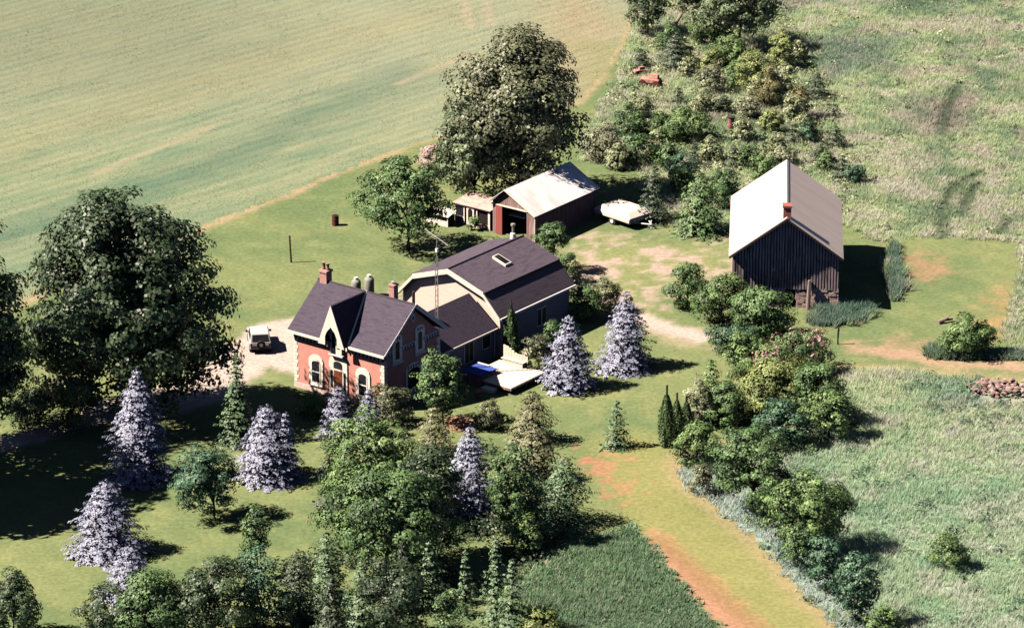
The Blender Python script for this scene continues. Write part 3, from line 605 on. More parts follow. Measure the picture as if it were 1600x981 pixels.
    MB().box(x0 + .02, xc - .7, y0 - .05, y0 - .004, ZE - .74, ZE - .16).build('frieze', M['edge'], root)
    MB().box(xc + .75, x1 - .02, y0 - .05, y0 - .004, ZE - .74, ZE - .16).build('frieze', M['edge'], root)
    bk = MB().box(-.07, .07, -.2, 0, -.40, 0).mesh('bracket')
    bk.materials.append(M['cream'])
    n = 24
    for i in range(n):
        bx = x0 + .2 + i * (x1 - x0 - .4) / (n - 1)
        if abs(bx - xc) < .85: continue
        link('bracket', bk, root, (bx, y0 - .052, ZE - .2))
    MB().box(x1 + .002, x1 + .05, y0 + .1, y1 - .1, ZE - .50, ZE - .10).build('frieze', M['edge'], root)
    MB().box(x1 + .052, x1 + .09, y0 + .1, y1 - .1, ZE - .10, ZE - .02).build('string_course', M['white'], root)
    bk2 = MB().box(0, .12, -.06, .06, -.26, 0).mesh('bracket'); bk2.materials.append(M['white'])
    n = 20
    for i in range(n):
        by = y0 + .25 + i * (y1 - y0 - .5) / (n - 1)
        if min(abs(by - 2.05), abs(by - 4.95)) < .62: continue
        link('bracket', bk2, root, (x1 + .052, by, ZE - .11))
    for (ya, yb_) in ((-.06, 4), (8.1, 4)):
        m = MB(); v = Vector((0, yb_ - ya, ZR - ZE)); m.slab([(.03, ya, ZE - .03), (.03, yb_, ZR - .03), (.03, yb_, ZR - .25), (.03, ya, ZE - .25)][::(-1 if ya < 4 else 1)], .04); m.build('rake_board', M['white'], root)
    m = MB(); m.path([(.02, 8.12, ZE + .02), (.02, 4.0, ZR + .04)], [.09, .09], 6); m.build('rake_trim', M['white'], root)
    # quoins: alternate long and short blocks
    for k in range(13):
        L = .42 if k % 2 else .28; z = .5 + k * .32
        if z > 4.2: break
        for cx_, sg in ((x1, -1), (x0, 1)):
            MB().box(min(cx_ + (.03 if sg < 0 else -.03), cx_ + sg * L), max(cx_ + (.03 if sg < 0 else -.03), cx_ + sg * L), y0 - .035, y0 + (.28 if k % 2 else .42), z, z + .27).build('quoin', M['cream'], root)
        MB().box(x1 - .1, x1 + .032, y1 - L, y1 + .03, z, z + .27).build('quoin', M['white'], root)
    # chimneys
    ch = MB(); ch.box(-9.75, -9.05, 3.75, 4.45, 7.7, 8.95); ch.box(-9.83, -8.97, 3.67, 4.53, 8.95, 9.12); c = ch.build('chimney', mat('pale_chimney_brick', (.50, .30, .26), (.36, .20, .18), scale=6), root)
    for dx in (-.2, .22):
        m = MB(); m.lathe([(.17, 9.13), (.13, 9.35), (.14, 9.55), (.2, 9.66), (.2, 9.72)], -9.4 + dx, 4.1, 10); m.build('chimney_pot', mat('clay_pot', (.34, .22, .17)), c)
    ch = MB(); ch.box(-3.1, -2.6, 4.5, 5.05, 7.2, 9.0); ch.box(-3.16, -2.54, 4.44, 5.11, 9.0, 9.12); c = ch.build('chimney', mat('pale_chimney_brick', (.50, .30, .26), (.36, .20, .18), scale=6), root)
    MB().lathe([(.16, 9.12), (.16, 9.3), (.22, 9.32), (.02, 9.42)], -2.85, 4.78, 10).build('chimney_cap', M['steel'], c)
    return root
brick_house()

def kitchen_link():
    root = empty('kitchen_wing', HL(-3.5, 7.7), TH, 'low dark roofed wing joining the brick house to the gambrel building', 'extension')
    xe, xr, ye, zE, zR = 3.0, 0.0, 7.85, 2.65, 5.05
    MB().prism_y([(-2.7, 0), (2.7, 0), (2.7, zE - .05), (0, zR - .2), (-2.7, zE - .05)], 0.0, ye).build('wall', M['siding2'], root)
    MB().slab([(xe, .02, zE), (xe, ye - .02, zE), (xr, ye - .02, zR), (xr, .02, zR)], .12).build('roof_slope', M['shingle'], root)
    MB().slab([(-xe, ye - .02, zE), (-xe, .02, zE), (xr, .02, zR), (xr, ye - .02, zR)], .12).build('roof_slope', M['shingle'], root)
    MB().box(xe - .02, xe + .07, .6, ye - .02, zE - .16, zE - .0).build('gutter', M['cream'], root)
    d = MB().box(2.70, 2.76, 3.6, 4.9, .6, 2.45).build('patio_door', M['white'], root)
    MB().box(2.762, 2.78, 3.72, 4.22, .7, 2.35).build('pane', M['glass'], d); MB().box(2.762, 2.78, 4.30, 4.80, .7, 2.35).build('pane', M['glass'], d)
    w = MB().box(2.70, 2.76, 6.0, 7.2, 1.1, 2.35).build('window', M['white'], root); MB().box(2.762, 2.78, 6.1, 7.1, 1.2, 2.25).build('pane', M['glass'], w)
    MB().box(2.72, 2.86, 1.35, 1.5, 0, zE - .16).build('corner_post', M['white'], root)
    MB().path([(2.9, 7.6, zE - .1), (2.84, 7.6, 2.3), (2.84, 7.6, .1)], [.05] * 3, 6).build('downspout', M['white'], root)
    MB().tube((-.6, 1.2, 4.2), (-.6, 1.2, 7.0), .13, n=10).build('stovepipe', M['edge'], root)
    MB().lathe([(.30, 4.35), (.24, 4.9), (.14, 5.0)], -.6, 1.2, 10).build('pipe_collar', M['white'], root)
    return root
kitchen_link()

def gambrel():
    root = empty('gambrel_house', HL(-5.8, 15.6), TH, 'peach sided building with grey gambrel roof, skylight and vent pipe', 'house')
    W, L, zE, zB, xb, zR = 5.5, 10.45, 3.45, 5.3, 3.75, 6.55
    prof = [(-W, zE), (-xb, zB), (0, zR), (xb, zB), (W, zE)]
    wi = 5.15
    MB().prism_y([(-wi, 0), (wi, 0), (wi, zE + .15), (xb - .1, zB - .2), (0, zR - .2), (-xb + .1, zB - .2), (-wi, zE + .15)], .42, .6).build('gable_wall', M['siding'], root)
    MB().prism_y([(-wi, 0), (wi, 0), (wi, zE + .15), (xb - .1, zB - .2), (0, zR - .2), (-xb + .1, zB - .2), (-wi, zE + .15)], .602, L - .4).build('wall', M['siding2'], root)  # peach siding in shade: the shade is put into this grey blue colour
    for i in range(4):
        (xa, za), (xc, zc) = prof[i], prof[i + 1]; lift = .0
        if i in (1, 2): # upper slopes overlap the lower ones with a step
            if i == 1: xa, za = xa - .12, za - .0
            else: xc, zc = xc + .12, zc - .0
            lift = .10
        MB().slab([(xa, 0, za + lift), (xa, L, za + lift), (xc, L, zc + lift), (xc, 0, zc + lift)][::-1], .12).build('upper_roof' if lift else 'lower_roof', M['shingle2'], root)
    for sx in (-1, 1): MB().box(sx * (xb + .12) - .03, sx * (xb + .12) + .03, 0.02, L - .02, zB - .10, zB + .03).build('step_flashing', M['edge'], root)
    MB().path([(0, .0, zR + .12), (0, L, zR + .12)], [.08, .08], 6).build('ridge_cap', M['shingle2'], root)
    for i in range(4):
        (xa, za), (xc, zc) = prof[i], prof[i + 1]; d = .10 if i in (1, 2) else 0
        MB().prism_y([(xa, za - .33), (xc, zc - .33), (xc, zc + d), (xa, za + d)], -.08, -.004).build('rake_board', M['cream'], root)
        MB().prism_y([(xa, za - .30), (xc, zc - .30), (xc, zc - .24), (xa, za - .24)], 0, .41).build('soffit', M['cream'], root)
    MB().box(W - .02, W + .1, 0, L, zE - .17, zE - .0).build('gutter', M['white'], root)
    MB().box(wi + .01, wi + .1, .55, .68, 0, zE - .18).build('corner_board', M['white'], root)
    sk = MB(); sl = (zR - zB) / xb
    def on(x, y, h): return (x, y, zR - abs(x) * sl + .1 + h)
    m = MB(); m.add([on(.9, 4.9, .0), on(2.3, 4.9, .0), on(2.3, 5.75, .0), on(.9, 5.75, .0), on(.9, 4.9, .22), on(2.3, 4.9, .22), on(2.3, 5.75, .22), on(.9, 5.75, .22)], [(0, 3, 2, 1), (4, 5, 6, 7), (0, 1, 5, 4), (1, 2, 6, 5), (2, 3, 7, 6), (3, 0, 4, 7)]); s = m.build('skylight', M['cream'], root)
    m = MB(); m.add([on(1.0, 5.0, .225), on(2.2, 5.0, .225), on(2.2, 5.65, .225), on(1.0, 5.65, .225), on(1.0, 5.0, .24), on(2.2, 5.0, .24), on(2.2, 5.65, .24), on(1.0, 5.65, .24)], [(0, 3, 2, 1), (4, 5, 6, 7), (0, 1, 5, 4), (1, 2, 6, 5), (2, 3, 7, 6), (3, 0, 4, 7)]); m.build('pane', M['glass'], s)
    v = MB().lathe([(.28, zR - .25), (.22, zR + .3), (.15, zR + .34)], -.75, L - .5, 12).build('vent_collar', M['white'], root)
    MB().lathe([(.1, zR + .3), (.1, zR + .95), (.2, zR + .97), (.2, zR + 1.15), (.05, zR + 1.2)], -.75, L - .5, 12).build('vent_pipe', M['steel'], root)
    for wy, ww in ((2.3, .8), (6.1, 1.3)):
        w = MB().box(wi - .01, wi + .06, wy - ww / 2, wy + ww / 2, 1.0, 2.6).build('window', M['white'], root)
        k = 2 if ww > 1 else 1
        for j in range(k): MB().box(wi + .062, wi + .08, wy - ww / 2 + .08 + j * ww / k, wy - ww / 2 + ww / k - .06 + j * ww / k, 1.1, 2.5).build('pane', M['glass'], w)
    return root
gambrel()

def deck():
    root = empty('wooden_deck', HL(3.2, 11.4), TH, 'pale wooden deck with planks, step and screen beside the low wing', 'deck')
    x0, x1, y0, y1, z = -2.4, 2.3, -2.0, 2.6, .62
    n = 30
    pm = MB().box(0, x1 - x0, 0, (y1 - y0) / n - .015, -.04, 0).mesh('plank'); pm.materials.append(M['deck'])
    for i in range(n):
        if i < 9:   # notch for the hot tub
            MB().box(.3 + 0, x1 - x0 + 0, 0, (y1 - y0) / n - .015, -.04, 0).build('plank', M['deck'], root, (x0 + 1.6, y0 + i * (y1 - y0) / n, z)).scale = ((x1 - x0 - 1.6) / (x1 - x0), 1, 1)
        else: link('plank', pm, root, (x0, y0 + i * (y1 - y0) / n, z))
    MB().box(x1 - .02, x1 + .04, y0 - .02, y1, z - .22, z - .045).build('rim_joist', M['deck'], root)
    MB().box(x0 + 1.9, x1 - .03, y0 - .06, y0 - .005, z - .22, z - .045).build('rim_joist', M['redwood'], root)
    for px, py in ((x1 - .2, y0 + .2), (x1 - .2, y1 - .2), (x1 - .2, .3), (x0 + .2, y1 - .2), (x0 + 2.2, y0 + .2)): MB().box(px - .06, px + .06, py - .06, py + .06, 0, z - .045).build('post', M['log'], root)
    MB().box(x0 + 2.2, x0 + 3.4, y0 - .75, y0 - .08, .05, .34).build('step', M['deck'], root)
    for i in range(9):
        h = [1.45, 1.4, 1.3, 1.15, 1.0, .95, .95, 1.25, 1.25][i]; MB().box(x0 + .5 + i * .28, x0 + .76 + i * .28, y1 - .06, y1, z, z + h).build('screen_board', M['deck'], root)
    MB().box(x0 + .6, x0 + 2.9, y1 - .55, y1 - .065, z + .42, z + .48).build('bench_seat', M['deck'], root)
    MB().box(x0 + .7, x0 + 2.8, y1 - .5, y1 - .1, z + .002, z + .42).build('bench_base', M['deck'], root)
    return root
deck()
def hot_tub():
    root = empty('hot_tub', HL(1.62, 10.3), TH, 'square hot tub under a blue vinyl cover set into the deck', 'hot tub')
    MB().box(-.95, .95, -1.0, 1.0, .0, .95).build('cabinet', M['redwood'], root, bevel=.03)
    c = MB(); c.box(-1.0, -.01, -1.05, 1.05, .955, 1.07); c.box(.01, 1.0, -1.05, 1.05, .955, 1.07); c.build('cover', M['tub'], root)
    MB().box(-1.05, 1.05, 1.10, 1.2, .9, 1.12).build('cover_rail', M['white'], root)
hot_tub()
def planter(p, r, h, label):
    root = empty('flower_pot', p, 0, label, 'planter'); MB().lathe([(r * .7, 0), (r, h), (r * .88, h), (r * .85, h * .9)], n=12).build('pot', M['terracotta'], root)
    global rng; rng = np.random.RandomState(77); n = 60; u = unit(n); u[:, 2] = abs(u[:, 2]); V, F = cards(u * r * .9 + np.array([0, 0, h]), u, np.full(n, .14)); link('flowers', tri_mesh('flowers', V, F, tint=np.repeat(rng.rand(n), 4), material=L_['pink'], n=4), root)
planter(P(748, 622), .28, .5, 'terracotta pot of pink flowers on the lawn below the deck')

def antenna():
    root = empty('antenna_tower', HL(-1.2, 8.35, 0), TH, 'thin lattice television antenna tower rising behind the brick house gable', 'antenna')
    legs = [(0, .17), (-.15, -.09), (.15, -.09)]; H0, H1 = 0.0, 10.6
    for lx, ly in legs: MB().tube((lx, ly, H0), (lx * .7, ly * .7, H1), .028, n=5).build('leg', M['steel'], root)
    k = MB(); z = 3.6; i = 0
    while z < H1:
        for a in range(3):
            b = (a + 1) % 3; za = z + (.45 if i % 2 else 0); zb = z + (0 if i % 2 else .45); k.tube((legs[a][0] * .9, legs[a][1] * .9, za), (legs[b][0] * .9, legs[b][1] * .9, zb), .016, n=4)
        z += .45; i += 1
    k = k.build('lattice_bracing', M['steel'], root); k['kind'] = 'stuff'
    MB().tube((0, 0, H1 - .6), (0, 0, 12.6), .035, n=6).build('mast', M['steel'], root)
    MB().box(-.1, .1, -.1, .1, 11.2, 11.5).build('rotor', M['white'], root)
    dv = Vector((-.95, 1.95, 0)); dv.rotate(Matrix.Rotation(-TH, 3, 'Z')); bx = Vector((0, 0, 12.45))
    boom = MB().tube(bx - dv, bx + dv, .035, n=6).build('boom', M['steel'], root); pv = Vector((-dv.y, dv.x, 0)).normalized()
    for j in range(8):
        c = bx + dv * (-.95 + j * .27); w = .25 + .09 * j; MB().tube(c - pv * w, c + pv * w, .014, n=4).build('element', M['steel'], boom)
antenna()

# ------------------------------------------------------------------ shed, coop, hutch
TS = math.radians(-36.7); SO = P(832.5, 341, 2.6); SO[2] = 0
sa = np.array([math.cos(TS), math.sin(TS), 0]); sb = np.array([-sa[1], sa[0], 0])
def SL(x, y, z=0): return SO + sa * x + sb * y + np.array([0, 0, z])
def gable_top(x, prof):
    for (a, za), (b, zb) in zip(prof, prof[1:]):
        if a <= x <= b: return za + (zb - za) * (x - a) / (b - a)
    return prof[0][1]
def shed():
    root = empty('wooden_shed', SL(0, 0), TS, 'weathered red board shed with pale metal roof and open doorway', 'shed')
    prof = [(-5.45, 2.9), (-3.4, 4.5), (0, 2.62)]; rr = random.Random(3); wy = .75
    MB().prism_y([(-5.0, 0), (-4.9, 0), (-4.9, 3.0), (-3.4, 4.2), (-.5, 2.6), (-.5, 0), (-.36, 0), (-.36, 2.7), (-3.4, 4.36), (-5.0, 3.1)], wy + .05, 9.9).build('frame', M['dark'], root)
    MB().slab([(0, .35, 2.62), (0, 10.3, 2.62), (-3.4, 10.3, 4.5), (-3.4, .35, 4.5)], .05).build('roof_slope', M['shedroof'], root)
    MB().slab([(-3.4, .35, 4.5), (-3.4, 10.3, 4.5), (-5.45, 10.3, 2.9), (-5.45, .35, 2.9)], .05).build('roof_slope', M['shedroof'], root)
    for i in range(1, 11): y = .35 + i * .995 - .02; MB().slab([(.01, y, 2.63), (.01, y + .03, 2.63), (-3.4, y + .03, 4.515), (-3.4, y, 4.515)], .03).build('roof_seam', M['shedroof'], root)
    MB().slab([(0, .30, 2.64), (0, .42, 2.64), (-3.4, .42, 4.53), (-3.4, .30, 4.53)], .14).build('barge_board', M['cream'], root)
    x = -5.0
    while x < -.4:
        w = rr.uniform(.17, .23); zt = min(gable_top(x, prof), gable_top(min(x + w, -.3), prof)) - .12; z0 = 0
        if -3.95 < x + w / 2 < -1.25: z0 = 2.72
        if zt > z0 + .1: MB().box(x, x + w - .012, wy - .03 - rr.uniform(0, .012), wy, z0, zt).build('board', M['pinkwood'] if rr.random() < .55 else M['redwood'], root)
        x += w
    MB().prism_y([(-5.1, 2.72), (-1.1, 2.72), (-1.1, 2.86), (-5.1, 2.86)], wy - .10, wy - .045).build('door_rail', M['cream'], root)
    MB().box(-4.62, -3.92, wy - .10, wy - .05, .05, 2.66).build('sliding_door', M['red'], root)
    MB().box(-3.92, -1.28, .9, 1.0, 0, .1).build('threshold', M['log'], root)
    MB().box(-3.7, -1.9, 1.3, 3.6, 1.75, 1.82).build('loft_board', M['cream'], root)
    x = wy + .02; k = 0
    while x < 9.8:
        w = rr.uniform(.2, .28); MB().box(-.36, -.33 + rr.uniform(0, .012), x, x + w - .015, 0, 2.62).build('board', M['redwood'], root); x += w
    MB().box(-.345, -.28, wy - .05, wy + .12, 0, 2.55).build('corner_board', M['cream'], root)
    return root
shed()
def coop():
    root = empty('chicken_coop', SL(-9.4, .9), TS, 'low lean-to coop faced with old doors and window frames beside the shed', 'coop')
    MB().box(.05, 3.95, .06, 2.3, 0, 1.95).build('body', M['dark'], root)
    MB().slab([(-.15, -.25, 1.98), (4.15, -.25, 1.98), (4.15, 2.5, 2.25), (-.15, 2.5, 2.25)], .06).build('roof', mat('rusty_pink_roof', (.55, .40, .36), (.38, .27, .25), scale=2), root)
    for i, (a, b) in enumerate(((.0, .1), (.98, 1.1), (2.42, 2.54), (3.75, 3.97))): MB().box(a, b, -.05, .05, 0, 1.9).build('post', M['cream'], root)
    MB().box(.1, .98, -.02, .04, .62, .74).build('window_frame', M['cream'], root); MB().box(.1, .98, -.02, .04, 1.66, 1.9).build('window_frame', M['cream'], root)
    MB().box(.1, .98, .0, .05, .74, 1.66).build('pane', M['glass'], root)
    MB().box(.1, .98, -.02, .04, 0, .62).build('lower_board', M['pinkwood'], root)
    d = MB().box(1.35, 2.2, -.1, -.03, .1, 1.9).build('old_door', M['cream'], root); MB().prism_y(arch(1.78, .55, 1.7, .48, .22), -.115, -.102).build('pane', M['glass'], d)
    MB().box(1.1, 2.42, -.02, .04, 1.72, 1.9).build('header', M['cream'], root); MB().box(2.54, 3.75, -.02, .04, 1.74, 1.9).build('header', M['cream'], root)
    for i in range(3): MB().box(2.54, 3.75, -.04, .02, .02 + i * .16, .15 + i * .16).build('board', M['pinkwood'], root)
coop()
def hutch():
    root = empty('rabbit_hutch', SL(-11.6, -.6), TS, 'small hutch with sloping cream lid and two dark openings', 'hutch')
    MB().box(0, 2.5, .08, 1.0, .15, .95).build('body', M['dark'], root)
    MB().slab([(-.1, -.15, 1.0), (2.65, -.15, 1.0), (2.65, 1.1, 1.35), (-.1, 1.1, 1.35)], .05).build('lid', M['cream'], root)
    MB().box(0, 2.5, 0, .075, 0, .48).build('front_board', M['cream'], root)
    for a in (0, 1.2, 2.42): MB().box(a, a + .08, 0, .075, .48, .95).build('stile', M['cream'], root)
    for a in (.1, 2.3): MB().box(a, a + .1, .8, .9, 0, .15).build('leg', M['log'], root)
hutch()

# ------------------------------------------------------------------ barn
BR = P(1310, 482); BZ = 4.75
def barn():
    W = 4.55; root = empty('timber_barn', (BR[0] - W, BR[1] + .25, 0), math.radians(-3.5), 'tall dark board barn on a stone foundation with pale metal roof', 'barn')
    L = 14.6; zs = 1.8; ov = .72; zR = 8.3; hx = W + .32; rr = random.Random(8)
    sl = (zR - BZ) / hx
    MB().prism_y([(-W, zs), (W, zs), (W, BZ - .1), (0, zR - .22), (-W, BZ - .1)], .08, L).build('frame', M['dark'], root)
    fd = MB(); fd.box(-W + .1, -.05 - 0, .12, .6, -.05, zs); fd.box(1.95, W - .08, .12, .6, -.05, zs); fd.box(-W + .1, -W + .6, .6, L, -.05, zs); fd.box(W - .6, W - .1, .6, L, -.05, zs); fd.box(-W + .6, W - .6, L - .5, L, -.05, zs); fd.box(1.15, 1.95, .12, .6, -.05, 1.42); fd.box(.85, 1.15, .12, .6, -.05, zs)
    fd.build('foundation', M['stone'], root)
    MB().box(-.05, .85, .5, .62, 0, zs).build('doorway', M['dark'], root); MB().box(1.16, 1.94, .4, .5, 1.42, zs - .01).build('opening', M['dark'], root)
    z = 0; 
    for r in range(5):
        h = zs / 5 - .02; x = -W
        while x < W - .05:
            w = min(rr.uniform(.35, .75), W - x); c = x + w / 2
            if not (-.12 < c < .88) and not (1.13 < c < 1.97 and z > 1.3):
                d = rr.uniform(0, .05); xa, xb = x + .012, x + w - .012
                if xa < -.05 < xb: xb = -.06
                if xa < .85 < xb: xa = .86
                if xb - xa > .08: MB().box(xa, xb, .02 - d, .14, z + .012, z + h).build('stone', M['stone'], root, bevel=.015)
            x += w
        z += zs / 5
    x = -W
    while x < W - .03:
        w = min(rr.uniform(.21, .27), W - x)
        zt = BZ - .12 + (hx - max(abs(x), abs(x + w))) * sl - .16
        MB().box(x, x + w * .62, -.02 - rr.uniform(0, .05), .03, zs - .05 - rr.uniform(0, .1), 4.42 + rr.uniform(-.02, .02)).build('board', M['barnwood'], root)
        if zt > 4.5: MB().box(x, x + w * .62, -.07 - rr.uniform(0, .05), -.02, 4.40 - rr.uniform(0, .06), zt).build('board', M['barnwood'], root)
        x += w
    for sx, mt_ in ((-1, 'x'), (1, 'x')):
        y = .1
        while y < L - .1:
            w = min(rr.uniform(.3, .4), L - y); a = sx * W; MB().box(min(a, a + sx * .04), max(a, a + sx * .04), y, y + w - .02, zs - .05, BZ - .05).build('side_board', M['barnwood'], root); y += w
    MB().slab([(-hx, -ov, BZ), (0, -ov, zR), (0, L + .5, zR), (-hx, L + .5, BZ)][::-1][::-1][::-1], .07).build('roof_slope', M['metalroof'], root)
    MB().slab([(hx, -ov, BZ), (hx, L + .5, BZ), (0, L + .5, zR), (0, -ov, zR)], .07).build('roof_slope', M['metalroof'], root)
    MB().prism_y([(-.16, zR - .07), (0, zR + .03), (.16, zR - .07), (0, zR + .06)], -ov - .01, L + .51).build('ridge_cap', M['steel'], root)
    for sx in (-1, 1):
        MB().slab([(sx * hx, -ov - .02, BZ + .0), (0, -ov - .02, zR), (0, -ov - .02, zR - .2), (sx * hx, -ov - .02, BZ - .2)][::sx], .04).build('barge_board', M['edge'], root)
    ch = MB(); ch.box(-.35, .32, -.35, .4, 7.7, 9.15); ch.box(-.42, .39, -.42, .47, 9.15, 9.32); ch.build('chimney', M['brick2'], root)
    MB().path([(1.95, -.35, 0), (1.98, -.25, 1.6), (2.0, -.2, 2.6)], [.2, .16, .12], 8).build('prop_post', M['log'], root)
    MB().path([(-1.25, -.2, 1.5), (-1.25, -.2, 2.9), (-1.15, -.2, 3.4), (-1.0, -.15, 3.6)], [.03] * 4, 5).build('bent_pipe', M['steel'], root)
    MB().box(-3.95, -3.87, -.2, -.12, 1.6, 4.3).build('pole', M['log'], root)
barn()

# ------------------------------------------------------------------ small objects
def trailer():
    c = P(975, 345); root = empty('covered_trailer', c, math.radians(44), 'folded camper trailer under a white tarp beside the shed yard', 'trailer')
    root.scale = (1.28, 1.28, 1.1); x, y = 1.25, 1.75
    v = [(-x, -y, .55), (x, -y, .55), (x, y, .55), (-x, y, .55), (-x * 1.02, -y * 1.02, .95), (x * 1.02, -y * 1.02, .95), (x * 1.02, y * 1.02, .95), (-x * 1.02, y * 1.02, .95), (-x * .7, -y * .72, 1.32), (x * .7, -y * .72, 1.32), (x * .7, y * .75, 1.32), (-x * .7, y * .75, 1.32), (0, 0, 1.42)]
    MB().add(v, [(3, 2, 1, 0), (0, 1, 5, 4), (1, 2, 6, 5), (2, 3, 7, 6), (3, 0, 4, 7), (4, 5, 9, 8), (5, 6, 10, 9), (6, 7, 11, 10), (7, 4, 8, 11), (8, 9, 12), (9, 10, 12), (10, 11, 12), (11, 8, 12)]).build('tarp', M['tarp'], root, bevel=.04)
    MB().box(-1.0, 1.0, -1.5, 1.5, .38, .545).build('chassis', M['steel'], root)
    for sx in (-1, 1):
        w = MB().tube((sx * 1.12 - .1, 0, .32), (sx * 1.12 + .1, 0, .32), .32, n=14).build('wheel', M['rubber'], root); MB().tube((sx * 1.24 - .02, 0, .32), (sx * 1.24 + .01, 0, .32), .16, n=10).build('rim', M['white'], w)
    MB().path([(.8, -1.4, .42), (0.1, -2.7, .42)], [.05, .05], 5).build('drawbar', M['white'], root); MB().path([(-.6, -1.4, .42), (0.05, -2.6, .42)], [.05, .05], 5).build('drawbar', M['white'], root)
    MB().tube((.1, -2.6, 0), (.1, -2.6, .75), .05, n=6).build('jack', M['white'], root)
trailer()

def suv():
    c = P(405, 540); root = empty('parked_car', (c[0], c[1], 0), math.radians(7), 'pale silver small off-roader with rear spare wheel on the gravel drive', 'car')
    w = .88
    MB().prism_x([(-1.9, .38), (2.0, .38), (2.05, .75), (1.95, .98), (.75, 1.05), (-1.9, 1.05), (-1.95, .7)], -w, w).build('body', M['carpaint'], root, bevel=.05)
    cb = MB(); t = .74
    cb.add([(-w + .03, -1.88, 1.04), (w - .03, -1.88, 1.04), (w - .03, .95, 1.04), (-w + .03, .95, 1.04), (-t, -1.62, 1.68), (t, -1.62, 1.68), (t, .25, 1.68), (-t, .25, 1.68)], [(0, 3, 2, 1), (4, 5, 6, 7), (0, 1, 5, 4), (1, 2, 6, 5), (2, 3, 7, 6), (3, 0, 4, 7)]); cb.build('cabin', M['carpaint'], root, bevel=.04)
    def lerp(a, b, f): return a + (b - a) * f
    def wq(p, off):
        m = MB(); m.slab([tuple(Vector(q) + Vector(off)) for q in p], .01); return m
    wq([(-.70, -1.86, 1.10), (.70, -1.86, 1.10), (.64, -1.64, 1.60), (-.64, -1.64, 1.60)], (0, -.03, 0)).build('rear_window', M['glass'], root)
    wq([(.72, .93, 1.08), (-.72, .93, 1.08), (-.64, .32, 1.60), (.64, .32, 1.60)], (0, .06, 0)).build('windscreen', M['glass'], root)
    for sx in (-1, 1):
        for a, b in ((-1.6, -.75), (-.65, .4)):
            p = [(sx * .83, a, 1.12), (sx * .83, b, 1.12), (sx * .755, b - .12, 1.58), (sx * .755, a + .05, 1.58)]
            wq(p if sx > 0 else p[::-1], (sx * .035, 0, 0)).build('side_window', M['glass'], root)
        MB().box(sx * .78 - .09, sx * .78 + .09, -1.99, -1.955, .72, .92).build('tail_light', M['red'], root)
        MB().box(sx * .98 - .1, sx * .98 + .1, .55, .68, 1.05, 1.2).build('mirror', M['edge'], root)
        for yy in (-1.25, 1.3):
            wh = MB().tube((sx * .78 - .11, yy, .36), (sx * .78 + .13, yy, .36), .36, n=18).build('wheel', M['rubber'], root); MB().tube((sx * .91 - .01, yy, .36), (sx * .925, yy, .36), .2, n=12).build('rim', M['steel'], wh)
    sp = MB().tube((.05, -2.16, .85), (.05, -1.97, .85), .36, n=18).build('spare_wheel', M['rubber'], root); MB().tube((.05, -2.175, .85), (.05, -2.15, .85), .15, n=10).build('hub', M['steel'], sp)
    MB().box(-.85, .85, -2.08, -1.94, .38, .52).build('bumper', M['edge'], root)
suv()

for (px, py, h, r, lb) in ((556.5, 459, 1.35, .43, 'shorter of two grey green propane tanks behind the brick house'), (577, 462, 1.75, .44, 'taller of two grey green propane tanks behind the brick house')):
    root = empty('propane_tank', P(px, py), 0, lb, 'gas tank', 'propane tanks behind the house')
    MB().lathe([(r * .9, 0), (r, .08), (r, h - .28), (r * .85, h - .12), (r * .4, h)], n=18).build('cylinder', M['tank'], root, smooth=True)
    MB().lathe([(r * .42, h - .02), (r * .42, h + .16), (r * .36, h + .18)], n=12).build('valve_guard', M['white'], root)
root = empty('burn_barrel', P(524, 352), 0, 'rusty upright burn barrel alone on the back lawn', 'barrel')
MB().lathe([(.30, 0), (.32, .02), (.32, .3), (.335, .32), (.32, .34), (.32, .62), (.335, .64), (.32, .66), (.32, .95)], n=16).build('drum', M['rust'], root); MB().lathe([(.27, .955), (.27, .96)], n=14).build('ash', M['dark'], root)
root = empty('wooden_post', P(455, 410), 0, 'tall thin dark post standing on the back lawn left of the barrel', 'post')
MB().path([(0, 0, -.05), (-.05, 0, 1.2), (-.1, 0, 2.45)], [.09, .08, .08], 7).build('shaft', M['post'], root); MB().box(-.16, -.03, -.06, .06, 2.44, 2.5).build('cap', M['post'], root)
root = empty('fence_post', P(1309, 538), 0, 'short dark post on the lawn in front of the barn', 'post')
MB().path([(0, 0, -.05), (0, 0, .8), (.03, 0, 1.55)], [.09, .085, .08], 7).build('shaft', M['post'], root); MB().box(-.08, .14, -.02, .02, 1.2, 1.3).build('insulator', M['white'], root)
root = empty('corner_pole', P(1087, 655), 0, 'slim bare pole standing in the shrubs left of the yellow green thicket', 'post'); MB().tube((0, 0, 0), (0, 0, 4.0), .06, .04, n=6).build('shaft', M['log'], root)

